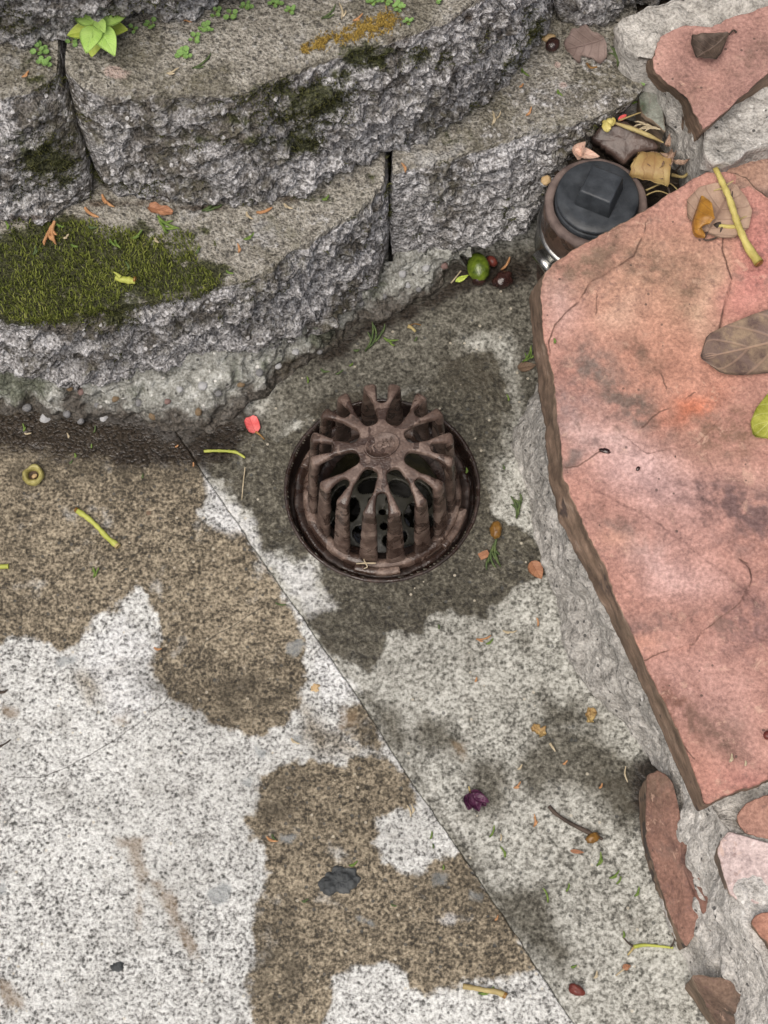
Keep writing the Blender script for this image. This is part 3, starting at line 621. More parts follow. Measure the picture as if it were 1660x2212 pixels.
def pebble_mesh(seed, mat):
    th = np.linspace(0, 2 * pi, 12, endpoint=False); ph = np.linspace(0.05, pi - 0.05, 8)
    P = np.stack([np.sin(ph)[:, None] * np.cos(th), np.sin(ph)[:, None] * np.sin(th), np.cos(ph)[:, None] + 0 * th], -1)
    P = P * (1 + 0.28 * fbm(P * 1.4 + seed, 2, seed))[..., None]
    F = [list(f) for f in grid_faces(8, 12, True)] + [list(range(12))[::-1], list(range(84, 96))]
    me = mesh_data('pebble', P.reshape(-1, 3), F); me.materials.append(mat); return me
PEBS = [pebble_mesh(k, M['peb'][k % 4]) for k in range(8)]
spots = [(150, 838, 8, 1), (175, 845, 7, 3), (390, 840, 7, 2), (437, 833, 10, 2), (360, 868, 8, 3), (430, 888, 8, 1), (100, 905, 13, 2), (145, 895, 9, 0), (60, 880, 9, 0), (225, 905, 9, 2), (250, 915, 8, 3), (180, 920, 8, 0), (390, 950, 8, 3), (330, 945, 10, 0),
         (270, 940, 10, 0), (600, 790, 8, 2), (640, 760, 7, 2), (690, 760, 7, 0), (640, 700, 8, 0), (720, 600, 10, 2), (920, 580, 9, 2), (960, 575, 9, 3), (880, 615, 7, 2), (905, 625, 7, 0), (830, 640, 8, 0), (870, 590, 8, 2), (780, 655, 8, 0), (700, 640, 8, 2),
         (560, 805, 9, 0), (520, 830, 8, 1), (470, 850, 8, 0), (300, 870, 9, 0), (250, 860, 8, 1), (30, 905, 8, 0), (330, 900, 8, 1), (210, 875, 7, 0)]
FP = P.reshape(-1, 3)
for x, y, r, k in spots:
    i = np.argmin((px - x) ** 2 + (py - y) ** 2); p = FP[i]
    o = link('pebble', PEBS[k + 4 * rng.randint(0, 1)], None, foot, p - ORG[foot.name]); s = r / PXM * 1.05
    o.scale = (s * rng.uniform(.85, 1.25), s, s * rng.uniform(.6, .9)); o.rotation_euler = (rng.uniform(-.4, .4), rng.uniform(-.4, .4), rng.uniform(0, 6))

# moss growing on the blocks
tp = AP[:ANT + 8].reshape(-1, 3); px, py = to_px(tp); r = np.random.RandomState(3)
mm = sdf(px, py, MOSS_BED) / 34 + 1.6 * fbm(tp * 38, 4, 90) + 1.1 * fbm(tp * 13, 2, 91)
sel = np.where((mm > 0.05) & (px > -300) & (px < 620))[0]
pat = 0.5 + 0.5 * np.tanh(3 * fbm(tp * 30, 3, 95)); 
sel = sel[r.uniform(size=len(sel)) < np.minimum(1, 0.35 + pat[sel])]
sel = np.r_[sel, r.choice(sel, int(len(sel) * 0.5))]
base = tp[sel] + r.uniform(-.001, .001, (len(sel), 3)) * (1, 1, 0)
V, F, rn = blades(base, 0.0058, 0.00050, 4)
rn = np.clip(rn * 0.75 + 0.25 * np.repeat(pat[sel], 5) - 0.05, 0, 1)
tag(mk('moss', V, F, M['moss'], A_, dict(rnd=rn), smooth=False), 'thick green moss bed', None, None, 'stuff')

# ---------------------------------------------------------------- earth held up behind the wall, and the pocket of soil round the pipe
xs = np.linspace(-3, 3, 60); yy = np.linspace(pw(600, -250, Z3)[1] + 0.10, 4, 50); X, Y = np.meshgrid(xs, yy)
P = np.stack([X, Y, Z3 - 0.03 + 0.02 * fbm(np.stack([X, Y, 0 * X], -1) * 3, 3, 2)], -1)
tag(mk('soil_bank', P.reshape(-1, 3), grid_faces(*X.shape), M['earth']), 'earth bank behind the block wall', None, None, 'structure')
LX = spread(pw(1195, 380, .1)[0], pw(1640, 380, .1)[0], 0.004, pw(1195, 380, .1)[0], 1.2); a = pw(1300, 395, .1)[1]
Y = np.linspace(a, pw(1300, -250, .15)[1], 130); X, Y = np.meshgrid(LX, Y); q = np.stack([X, Y, 0 * X], -1)
Z = 0.112 + 0.012 * fbm(q * 22, 3, 4) + 0.004 * fbm(q * 120, 2, 5) + 0.05 * sstep(a + 0.06, a + 0.16, Y); Z[0] = 0.0
tag(mk('soil_pocket', np.stack([X, Y, Z], -1).reshape(-1, 3), grid_faces(*X.shape), M['soil']), 'dark soil filling the pocket behind the pipe', None, None, 'structure')

# ---------------------------------------------------------------- the flagstone ledge on the right
ZG, ZGB = 0.20, 0.145
ledge = thing('flagstone_ledge', pw(1350, 1500, 0.0), 'raised ledge of red sandstone flags set in grey mortar along the right side', 'ledge')
b0 = [(1230, 560), (1205, 660), (1192, 790), (1140, 862), (1114, 930), (1120, 1010), (1135, 1100), (1165, 1210), (1200, 1310), (1225, 1400), (1290, 1500), (1345, 1562), (1405, 1635), (1430, 1690), (1410, 1760), (1408, 1870), (1442, 1985), (1482, 2100), (1530, 2212), (1600, 2400), (1760, 2800)]
u0 = [(1255, 570), (1225, 640), (1215, 740), (1205, 830), (1192, 900), (1200, 975), (1215, 1060), (1250, 1170), (1290, 1250), (1330, 1325), (1378, 1420), (1418, 1508), (1450, 1580), (1490, 1660), (1535, 1745), (1575, 1800), (1590, 1900), (1610, 2010), (1650, 2110), (1730, 2300), (1900, 2700)]
uz = [.125] * 13 + [.13, .135, .155, .16, .165, .17, .17, .17]
B3 = wpts(b0, 0.0); U3 = np.array([pw(x, y, z) for (x, y), z in zip(u0, uz)])
g = resample(np.hstack([B3, U3]), 760)
rows = []; nv = 90
for k in range(nv):
    v = k / (nv - 1.0); q = g[:, :3] + (g[:, 3:] - g[:, :3]) * v; q[:, 2] = -0.012 + (g[:, 5] + 0.012) * v
    rows.append(q)
nt2 = 60; far = g[:, 3:] * 1.0; far = np.stack([np.maximum(far[:, 0] + 0.35, 0.62), far[:, 1] * 1.0, np.full(len(far), 0.17)], -1)
for k in range(1, nt2 + 1):
    v = (k / nt2) ** 1.3; rows.append(g[:, 3:] + (far - g[:, 3:]) * v)
P = np.array(rows); N = grid_normals(P)
if N[nv // 2, 200, 0] > 0: N = -N
f1, r1 = worley(P * 42, 31); f2, _ = worley(P * 120, 33)
wv = np.r_[np.minimum(1, np.linspace(0, 1, nv) * 8), np.ones(nt2)][:, None]
d = 0.015 * fbm(P * 15, 3, 35) + 0.009 * (0.5 - f1) * (0.3 + r1) + 0.0026 * (0.5 - f2) + 0.0025 * fbm(P * 100, 2, 37)
d = np.where(P[..., 2] > 0.12, d * 0.6, d)
P = P + N * (d * wv)[..., None]; V = P.reshape(-1, 3); px, py = to_px(V)
st = sstep(1700, 1560, py) * 0.62 + 0.40 * blobs(px, py, [(1500, 1950, 50, 200, 1.0), (1560, 2120, 90, 60, 1.0)]) + 0.35 * fbm(V * 30, 3, 51)
mort = mk('mortar', V, grid_faces(*P.shape[:2]), M['mortar_pale'], ledge, dict(stain=np.clip(st, 0, 1)))
c = V[grid_faces(*P.shape[:2])[nv * 760 // 2]]; 

def tinted(px, py, V, base, L, seed):
    col = np.tile(np.array(base, float), (len(px), 1)); wob = np.stack([fbm(V * 16, 4, seed), fbm(V * 16 + 9, 4, seed + 1)], -1) * 60
    fine = fbm(V * 110, 4, seed + 3, 0.65)
    for x, y, a, b, ang, c, k in L:
        X = px - x + wob[:, 0]; Y = py - y + wob[:, 1]; ca, sa = cos(radians(ang)), sin(radians(ang))
        u = (X * ca + Y * sa) / a; v = (-X * sa + Y * ca) / b
        wt = k * np.exp(-(u * u + v * v))
        if c[0] < .42: wt = np.clip(wt * (1.15 + 1.8 * fine), 0, .97); c = tuple(np.array(c) * .55)
        wt = wt[:, None]; col = col * (1 - wt) + np.array(c) * wt
    return col
def signed_min(L):
    A = np.array(L); k = np.abs(A).argmin(0); return np.clip(A[k, np.arange(A.shape[1])], -.05, .05)
def stone(top, zt, zb, base, seed, tints=(), bot=None, steps=(), inset=0.006, rough=0.0016, side=0.0024, pitch=0.0024, parent=None, name='flagstone', label=None, fz=None, seams=()):
    n_c = len(top); tw = wpts(top, zt) if np.ndim(zt) == 0 else np.array([pw(x, y, z) for (x, y), z in zip(top, zt)])
    cen = tw.mean(0); bw = tw.copy(); bw[:, :2] += (cen[:2] - tw[:, :2]) / np.linalg.norm(cen[:2] - tw[:, :2], axis=1, keepdims=True) * inset; bw[:, 2] = zb
    if bot is not None:
        for k, b in bot.items(): bw[k] = pw(b[0], b[1], zb)
    loop = np.vstack([np.hstack([tw, bw]), np.hstack([tw[:1], bw[:1]])])
    per = np.linalg.norm(np.diff(loop[:, :3], axis=0), axis=1).sum(); n = int(per / pitch)
    R6 = resample(loop, n + 1)[:-1]; T, Bm = R6[:, :3].copy(), R6[:, 3:].copy()
    for A in (T, Bm):
        for _ in range(3): A[:] = (np.roll(A, 1, 0) + 2 * A + np.roll(A, -1, 0)) / 4
        jit = 0.0022 * fbm(A * np.array([55, 55, 55]), 3, seed) + 0.0010 * vnoise(A * 240, seed + 1)
        o2 = A[:, :2] - cen[:2]; A[:, :2] += o2 / np.linalg.norm(o2, axis=1, keepdims=True) * jit[:, None]
    rad = np.linalg.norm(T[:, :2] - cen[:2], axis=1).max(); m = max(int(rad / pitch), 10)
    rows = [cen + (T - cen) * f for f in np.linspace(0.004, 1, m)[:-1]]
    rows.append(T + (cen - T) * 0.0012 / rad); 
    thick = np.linalg.norm(T - Bm, axis=1).max(); ns = max(int(thick / pitch * 1.2), 6)
    top_rows = len(rows)
    for k in range(1, ns + 1): rows.append(T + (Bm - T) * (k / ns))
    rows.append(cen * (1, 1, 0) + (Bm - cen * (1, 1, 0)) * np.array([.6, .6, 1]))
    P = np.array(rows); sidew = np.zeros(P.shape[:2]); sidew[top_rows:] = 1
    px, py = to_px(P); dz = rough * (fbm(P * 14, 3, seed + 2) * 1.6 + fbm(P * 70, 3, seed + 4) * 0.5)
    for poly, hgt in steps:
        e = sdf(px, py, poly) + 5 * fbm(P * 60, 3, seed + 6); dz = dz - hgt * sstep(-2.2, 2.2, e)
    P[..., 2] += np.where(sidew > 0, 0, dz)
    P[top_rows - 1, :, 2] -= 0.0012
    if fz is not None: P[..., 2] += fz(P[..., 0], P[..., 1])
    o2 = P[top_rows:, :, :2] - cen[:2]; o2 /= np.linalg.norm(o2, axis=-1, keepdims=True)
    ds = side * (fbm(P[top_rows:] * np.array([26, 26, 85]), 3, seed + 8) + 0.6 * fbm(P[top_rows:] * 60, 3, seed + 9)); ds *= np.minimum(1, np.arange(1, len(rows) - top_rows + 1) / 4)[:, None]
    P[top_rows:, :, :2] += o2 * ds[..., None]
    V = P.reshape(-1, 3); px, py = to_px(V)
    o = mk(name, V, grid_faces(P.shape[0], n, True), M['flag'], parent or ledge, dict(side=sidew.ravel(), seam=signed_min([sseg(px, py, s_) / PXM for s_ in seams]) if seams else np.full(len(V), .05)), dict(tint=tinted(px, py, V, base, tints, seed + 20)))
    if label: o['label'] = label
    return o
RED = (.44, .232, .186)
G_top = [(1171, 594), (1169, 654), (1175, 731), (1194, 800), (1201, 870), (1210, 940), (1220, 1024), (1234, 1073), (1262, 1133), (1300, 1203), (1339, 1311), (1374, 1388), (1405, 1458), (1440, 1520), (1482, 1618), (1515, 1706), (1522, 1740),
         (1538, 1740), (1552, 1729), (1587, 1710), (1625, 1703), (1660, 1685), (1760, 1640), (1960, 1520), (2010, 1000), (1960, 540), (1800, 480), (1660, 424), (1614, 382), (1561, 368), (1530, 366), (1496, 386), (1446, 416), (1401, 447), (1359, 471), (1317, 496), (1248, 534), (1198, 567)]
G_bot = {0: (1142, 634), 1: (1147, 690), 2: (1154, 760), 3: (1164, 830), 4: (1172, 898), 5: (1182, 975), 6: (1190, 1050), 7: (1204, 1100), 8: (1231, 1168), 9: (1269, 1238), 10: (1311, 1325), 11: (1352, 1412), 12: (1385, 1484), 13: (1420, 1556), 14: (1462, 1655), 15: (1495, 1730), 16: (1508, 1760)}
G_steps = [([(1396, 486), (1391, 507), (1377, 532), (1370, 553), (1346, 568), (1311, 591), (1276, 608), (1262, 633), (1248, 654), (1220, 678), (1199, 703), (1185, 738), (1189, 765), (1130, 760), (1120, 560), (1401, 400)], 0.0034),
           ([(1566, 470), (1561, 539), (1580, 601), (1566, 654), (1552, 717), (1530, 765), (1700, 810), (2100, 820), (2100, 300), (1590, 360)], 0.0036),
           ([(1290, 640), (1288, 690), (1296, 735), (1240, 760), (1200, 740), (1225, 690), (1262, 640)], 0.0012),
           ([(1340, 940), (1388, 923), (1423, 891), (1465, 874), (1499, 849), (1560, 900), (1500, 960), (1400, 980)], 0.0014),
           ([(1200, 1014), (1248, 1007), (1276, 989), (1300, 972), (1330, 1010), (1380, 1050), (1450, 1130), (1560, 1190), (1640, 1260), (1640, 1300), (1500, 1190), (1390, 1110), (1290, 1060)], 0.0012),
           ([(1380, 1428), (1430, 1409), (1500, 1391), (1514, 1367), (1552, 1339), (1597, 1304), (1625, 1252), (1618, 1220), (1597, 1206), (1640, 1180), (2100, 1200), (2100, 1900), (1480, 1900), (1360, 1440)], 0.0036)]
G_t = [(1420, 640, 190, 120, 10, (.50, .295, .205), .9), (1440, 800, 120, 120, 0, (.50, .25, .175), .8), (1400, 600, 60, 40, 20, (.36, .24, .17), .6), (1490, 640, 50, 60, 0, (.38, .25, .17), .55), (1310, 545, 80, 28, -30, (.36, .23, .17), .6), (1390, 770, 60, 34, 30, (.37, .23, .17), .5), (1330, 680, 50, 30, 0, (.56, .37, .28), .6), (1530, 640, 30, 70, 10, (.58, .40, .28), .6), (1250, 560, 110, 40, -30, (.40, .265, .19), .8), (1195, 650, 40, 70, 0, (.56, .37, .33), .7), (1630, 560, 70, 130, 0, (.50, .205, .18), .8),
       (1290, 790, 70, 40, 40, (.40, .30, .26), .7), (1360, 870, 90, 32, 40, (.30, .22, .18), .75), (1470, 885, 60, 22, -25, (.62, .20, .11), .9), (1540, 930, 120, 50, 0, (.40, .23, .16), .6), (1240, 880, 60, 50, 40, (.33, .21, .19), .7),
       (1330, 950, 120, 40, 30, (.60, .41, .37), .8), (1260, 970, 70, 18, -20, (.28, .21, .18), .6), (1400, 1020, 140, 60, 40, (.57, .38, .36), .8), (1600, 1050, 130, 60, 30, (.55, .33, .27), .6), (1580, 1110, 150, 45, 25, (.29, .18, .17), .8), (1350, 1150, 90, 50, 30, (.30, .20, .17), .75),
       (1320, 1160, 50, 30, 0, (.60, .32, .22), .7), (1450, 1210, 130, 55, 20, (.56, .36, .33), .8), (1640, 1340, 80, 110, 0, (.40, .23, .21), .7), (1420, 1345, 100, 25, -15, (.28, .19, .17), .7), (1400, 1400, 60, 20, -25, (.60, .30, .2), .6), (1530, 1500, 150, 90, 40, (.55, .33, .29), .7), (1480, 1520, 90, 55, 40, (.37, .175, .13), .8),
       (1540, 1560, 80, 40, 20, (.30, .19, .15), .55), (1500, 1650, 60, 60, 0, (.48, .24, .18), .6), (1600, 1660, 90, 40, 0, (.45, .21, .18), .7), (1560, 720, 60, 40, 0, (.50, .33, .25), .4)]
G_seams = [G_steps[0][0][:13], G_steps[1][0][:5], G_steps[2][0][:3], [(1388, 923), (1423, 891), (1465, 874), (1499, 849)], [(1224, 1010), (1248, 1007), (1276, 989), (1300, 972)], [(1395, 1426), (1430, 1409), (1500, 1391), (1514, 1367), (1552, 1339), (1597, 1304), (1625, 1252), (1618, 1220), (1597, 1206)],
           [(1412, 760), (1420, 790), (1432, 815), (1440, 840)], [(1450, 1600), (1478, 1612), (1500, 1640)]]
stone(G_top, ZG, ZGB, RED, 101, G_t, G_bot, G_steps, seams=G_seams, label='largest red sandstone flag, its broken edge facing the drain')
H_top = [(1408, 130), (1423, 78), (1477, 55), (1534, 60), (1580, 34), (1660, 11), (1900, -40), (1950, 60), (1900, 60), (1660, 155), (1591, 218), (1519, 284), (1487, 214), (1448, 183), (1412, 152)]
stone(H_top, 0.25, 0.125, (.40, .228, .195), 121, [(1500, 200, 60, 60, 0, (.40, .24, .19), .6), (1620, 120, 80, 40, -30, (.36, .22, .18), .6), (1440, 130, 30, 60, 0, (.53, .31, .26), .7), (1540, 170, 60, 30, -40, (.52, .29, .24), .5)],
      {0: (1370, 142), 14: (1374, 166), 13: (1415, 205), 12: (1452, 258), 11: (1480, 338), 10: (1565, 262)}, label='red flag at the top right corner with a dark curled leaf on it')
stone([(1548, 366), (1600, 333), (1660, 306), (1800, 270), (1950, 300), (1950, 560), (1760, 520), (1600, 440)], 0.196, 0.15, (.34, .215, .165), 131, [(1620, 350, 60, 30, 0, (.42, .25, .18), .7), (1650, 400, 50, 30, 0, (.28, .19, .16), .7)], label='brown flag partly tucked behind the largest one')
# stones bedded in the lower end of the ledge
stone([(1398, 1668), (1425, 1660), (1452, 1680), (1466, 1740), (1475, 1800), (1500, 1865), (1530, 1940), (1556, 1990), (1580, 2030), (1545, 2030), (1520, 1996), (1482, 2050), (1452, 1985), (1420, 1900), (1398, 1820), (1394, 1740)],
      [.070, .080, .085, .082, .078, .076, .076, .080, .080, .070, .055, .040, .032, .030, .036, .050], 0.0, (.27, .15, .115), 141, [(1430, 1700, 40, 60, 0, (.30, .19, .14), .8), (1500, 1900, 25, 120, -25, (.22, .13, .11), .7), (1520, 1960, 30, 60, -30, (.40, .2, .15), .6)], inset=0.002, side=0.002, label='narrow red stone standing on edge in the mortar')
stone([(1495, 2105), (1560, 2112), (1640, 2135), (1720, 2180), (1800, 2300), (1740, 2420), (1640, 2360), (1560, 2230), (1520, 2160)], [.075, .085, .10, .11, .11, .08, .05, .04, .045], 0.0, (.175, .115, .085), 147, [(1600, 2180, 60, 40, 0, (.13, .1, .08), .7)], inset=0.002, side=0.002, label='brown stone at the bottom right corner')
stone([(1592, 1765), (1610, 1735), (1660, 1715), (1800, 1700), (1800, 1830), (1660, 1812), (1610, 1800)], 0.161, 0.13, (.36, .20, .155), 151, [], label='small red stone below the tip of the largest flag')
stone([(1548, 1830), (1575, 1795), (1612, 1806), (1660, 1820), (1800, 1840), (1800, 1990), (1660, 1945), (1610, 1962), (1575, 1930)], 0.163, 0.12, (.54, .43, .41), 157, [(1620, 1880, 60, 60, 0, (.60, .48, .46), .7)], label='pale pink stone in the mortar')
stone([(1622, 1992), (1640, 1975), (1660, 1968), (1800, 1940), (1800, 2140), (1690, 2080), (1650, 2030)], 0.178, 0.14, (.40, .20, .14), 163, [], label='red stone cut off by the right edge')

# mortar bed of the upper flags
m0 = [(1335, 48), (1345, 95), (1375, 122), (1432, 135), (1450, 175), (1486, 215), (1520, 290), (1522, 330), (1545, 348), (1580, 340), (1620, 322), (1760, 300), (1950, 300), (1950, -120), (1660, -80), (1500, -20), (1400, 12)]
tw = wpts(m0, 0.222); cen = tw.mean(0); lp = resample(np.vstack([tw, tw[:1]]), 421)[:-1]
rows = [cen + (lp - cen) * f for f in np.linspace(0.01, 1, 90)]
for k in range(1, 26): rows.append(lp + np.array([0, 0, -0.125]) * k / 25 + np.stack([(lp[:, 0] - cen[0]), (lp[:, 1] - cen[1]), 0 * lp[:, 0]], -1) * (-0.04 * (k / 25)))
P = np.array(rows); N = grid_normals(P); N = np.where((P[..., 2] > 0.215)[..., None], np.where(N[..., 2:3] < 0, -N, N), N)
f1, _ = worley(P * 60, 41); d = 0.007 * fbm(P * 26, 3, 42) + 0.006 * (0.45 - f1) + 0.002 * fbm(P * 120, 2, 44)
d2 = np.stack([P[..., 0] - cen[0], P[..., 1] - cen[1], 0 * P[..., 0]], -1); d2 /= np.maximum(np.linalg.norm(d2, axis=-1, keepdims=True), 1e-6)
isTop = np.zeros(P.shape[:2]); isTop[:88] = 1
P = P + np.where(isTop[..., None] > 0, np.array([0, 0, 1.0]), d2) * d[..., None]
V = P.reshape(-1, 3); px, py = to_px(V)
mk('mortar_bed', V, grid_faces(P.shape[0], 420, True), M['mortar_pale'], ledge, dict(stain=np.clip(np.maximum(0.35 + 0.5 * fbm(V * 25, 3, 52), blobs(px, py, [(1560, 320, 70, 40, .9), (1370, 100, 30, 60, .5)])), 0, 1)))
# a greenish broken chunk wedged between the upper flag and the soil
stone([(1378, 205), (1400, 190), (1425, 200), (1432, 240), (1440, 285), (1415, 262), (1385, 240)], 0.168, 0.10, (.22, .23, .20), 171, [(1400, 215, 15, 15, 0, (.10, .13, .08), .8)], name='wedge_stone', label='greenish grey chip wedged under the upper flag', pitch=0.002)

# ================================================================ THE DRAIN
M['iron'] = mat_iron('rusty_cast_iron', (.042, .026, .020), (.125, .084, .067), (.30, .228, .190), 0.44)
M['iron_dark'] = mat_iron('wet_dark_rust', (.009, .006, .005), (.028, .018, .015), (.080, .052, .043), 0.35)
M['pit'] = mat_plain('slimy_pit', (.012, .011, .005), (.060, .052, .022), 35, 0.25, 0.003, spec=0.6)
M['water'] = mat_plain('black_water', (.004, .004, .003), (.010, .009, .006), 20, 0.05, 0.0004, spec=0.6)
M['pale_metal'] = mat_plain('pale_slimy_metal', (.018, .017, .010), (.080, .078, .064), 30, 0.30, 0.001)
dr = thing('floor_drain', DC, 'round rusty cast-iron floor drain with a domed slotted strainer', 'drain')
X0 = np.array(DC)
def lth(prof, n=128, **k): return lathe(prof, n, X0, **k)
def rough_iron(V, amp, seed): 
    return V + amp * np.stack([fbm(V * 90, 3, seed), fbm(V * 90 + 5, 3, seed), fbm(V * 90 + 9, 3, seed)], -1)
V, F = lth([(.0600, -.030), (.0600, -.0235), (.0700, -.0220), (.0780, -.0215), (.0830, -.0165), (.0850, -.0150), (.0880, -.0145), (.0896, -.0160), (.0902, -.0300), (.0922, -.0360), (.0944, -.0300), (.0950, -.0080), (.0953, -.0010), (.0960, .0004), (.0972, .0009), (.0985, .0008), (.0994, -.0002), (.1000, -.02)], 300)
rr0 = np.hypot(V[:, 0] - X0[0], V[:, 1] - X0[1]); fr = mk('frame', V + (rough_iron(V, 0.0018, 3) - V) * (0.25 + 0.75 * sstep(.0950, .0935, rr0))[:, None], F[:, ::-1], M['iron_dark'], dr)
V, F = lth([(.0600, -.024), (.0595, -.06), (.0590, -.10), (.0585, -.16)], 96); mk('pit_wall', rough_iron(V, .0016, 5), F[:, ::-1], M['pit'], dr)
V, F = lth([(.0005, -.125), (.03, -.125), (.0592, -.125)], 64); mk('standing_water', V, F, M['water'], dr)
# pale inner strainer lying in the throat
nr, na = 46, 192; rr = np.linspace(.004, .0575, nr); th = np.linspace(0, 2 * pi, na, endpoint=False)
Rg, Tg = np.meshgrid(rr, th, indexing='ij')
P = np.stack([Rg * np.cos(Tg), Rg * np.sin(Tg), -.070 - 6.0 * (Rg - .02) ** 2 + .0006 * np.sin(3 * Tg)], -1) + X0
F = grid_faces(nr, na, True); cr = Rg.ravel()[F].mean(1); ct = np.arctan2(P.reshape(-1, 3)[F][..., 1].mean(1) - X0[1], P.reshape(-1, 3)[F][..., 0].mean(1) - X0[0])
def hole(r0, n, rr_, ra, off): 
    a = (ct + off) * n / (2 * pi); a = (a - np.round(a)) * 2 * pi / n * r0; return ((cr - r0) / rr_) ** 2 + (a / ra) ** 2 < 1
keep = ~(hole(.016, 5, .0045, .0045, .2) | hole(.032, 6, .0088, .0135, .1) | hole(.0490, 8, .0062, .0160, .35))
o = mk('inner_strainer', P.reshape(-1, 3), F[keep], M['pale_metal'], dr); so = o.modifiers.new('thick', 'SOLIDIFY'); so.thickness = 0.003
# dome: one cast shell with eight forked arms, sixteen bars
DZ = -0.012
RT, ZT, RB, ZB = .0695, .1220, .0775, .000
s_list = [(r, ZT + .0005 + .0046 * (1 - (r / RT) ** 2.2)) for r in (.003, .010, .018, .0225)]
deep0, short0 = .0240, .0460
rs = sorted(set([deep0 + x for x in (0, .0006, .0016, .003, .005, .0075)] + [.0345, .0375, .0405, .0435] + [short0 + x for x in (0, .0006, .0014, .0026, .0042)] + [.0530, .0560, .060]))
s_list += [(r, ZT + .0005 + .0046 * (1 - (r / RT) ** 2.2)) for r in rs]
s_list += [(.0640, ZT + .0002), (.0675, ZT - .0008), (.0694, ZT - .0036), (.0700, ZT - .0090), (.0706, ZT - .020), (.0714, ZT - .034), (.0723, ZT - .050), (.0732, ZT - .066), (.0742, ZT - .082), (.0750, ZT - .098), (.0762, ZT - .112), (.0770, ZB - .004)]
prof = np.array(s_list); sl = np.r_[0, np.cumsum(np.linalg.norm(np.diff(prof, axis=0), axis=1))]
def slot(r, r0, w0, w1, w2):
    """half width of a slot that starts round-ended at radius r0 on the crown"""
    if r <= r0 + 1e-9: return 0.0
    rr_ = w0; x = r - r0
    base = np.interp(r, [r0, (r0 + RT) / 2, RT - .006], [w0, w1, w2])
    return base if x > rr_ else base * math.sqrt(max(0, 1 - (1 - x / rr_) ** 2))
K = 3; half = []
for (r, z), s in zip(prof, sl):
    rr_ = r
    dd = slot(r, deep0, .0066, .0098, .0080) / max(r, 1e-6); ds = slot(r, short0, .0044, .0055, .0060) / max(r, 1e-6)
    if r > .0697: k_ = 1 - .42 * (r - .0697) / .0075; dd *= k_; ds *= k_
    lo, hi = ds, pi / 8 - dd
    half.append([(r, lo + (hi - lo) * k / (K - 1), z) for k in range(K)])
half = np.array(half); Vd = []; Fd = []; k = 0
for arm in range(8):
    for sg in (1, -1):
        a = arm * pi / 4 + sg * half[..., 1]
        Vd.append(np.stack([half[..., 0] * np.cos(a), half[..., 0] * np.sin(a), half[..., 2] + DZ], -1).reshape(-1, 3))
        f = grid_faces(len(prof), K) + k; Fd.append(f if sg < 0 else f[:, ::-1]); k += len(prof) * K
Vd = np.vstack(Vd); Fd = np.vstack(Fd)
key = np.round(Vd * 2e5).astype(np.int64); _, first, inv = np.unique(key, axis=0, return_index=True, return_inverse=True); inv = inv.ravel()
Vd = Vd[first]; Fd = inv[Fd]
tmp = link('dome_shell', mesh_data('dome_shell', Vd, Fd), None)
so = tmp.modifiers.new('s', 'SOLIDIFY'); so.thickness = 0.0088; so.offset = -1; so.use_even_offset = False
sb = tmp.modifiers.new('b', 'SUBSURF'); sb.levels = 2; sb.render_levels = 2
dg = bpy.context.evaluated_depsgraph_get(); dm = bpy.data.meshes.new_from_object(tmp.evaluated_get(dg))
nv_ = len(dm.vertices); co = np.zeros(nv_ * 3); dm.vertices.foreach_get('co', co); co = co.reshape(-1, 3)
no = np.zeros(nv_ * 3); dm.vertices.foreach_get('normal', no); no = no.reshape(-1, 3)
fl = np.zeros(len(dm.loops), np.int32); dm.loops.foreach_get('vertex_index', fl); fl = fl.reshape(-1, 4)
bpy.data.objects.remove(tmp)
# casting roughness: fine skin, drips on the bars
Wc = co + X0
amp = 0.00055 * fbm(Wc * 120, 3, 8) + 0.0006 * fbm(Wc * np.array([45, 45, 160]), 2, 11) * (co[:, 2:] < .06).ravel()
co2 = co + no * amp[:, None]
cz = co[fl][..., 2].mean(1); cx = co[fl][..., 0].mean(1); cy = co[fl][..., 1].mean(1); ca = np.arctan2(cy, cx)
isbar = (cz < ZT + DZ - .013)
def submesh(name, sel, parent):
    f = fl[sel]; u, inv = np.unique(f, return_inverse=True); f2 = inv.reshape(-1, 4)
    o = mk(name, co2[u] + X0, f2, M['iron'], parent)
    o.data.normals_split_custom_set_from_vertices([tuple(x) for x in no[u]]); return o
crown = submesh('dome', ~isbar, dr)
bar = np.floor((ca % (2 * pi)) / (pi / 8)).astype(int) % 16
for b in range(16): submesh('bar', isbar & (bar == b), crown)
V, F = lth([(.0685, -.0225), (.0690, -.0150), (.0705, -.0125), (.0740, -.0115), (.0785, -.0120), (.0805, -.0145), (.0812, -.0185), (.0812, -.0225)], 240)
mk('base_ring', rough_iron(V, .0007, 21), F[:, ::-1], M['iron'], crown)
def lug(a0, a1, r0, r1, z0, z1):
    pf = [(r0, z0), (r0, z1 - .001), (r0 + .001, z1), (r1 - .0012, z1), (r1, z1 - .0012), (r1, z0)]
    V, F = lathe(pf, 24, X0, radians(a0), radians(a1)); F = [list(f) for f in F[:, ::-1]]; n = len(pf)
    F.append([i * 24 for i in range(n)]); F.append([i * 24 + 23 for i in range(n)][::-1])
    return mk('lug', rough_iron(V, .0004, 4), F, M['iron'], crown)
lug(-109, -78, .0805, .0880, -.020, -.0085); lug(-43, -12, .0805, .0880, -.020, -.0085); lug(135, 160, .0805, .0880, -.020, -.0085)
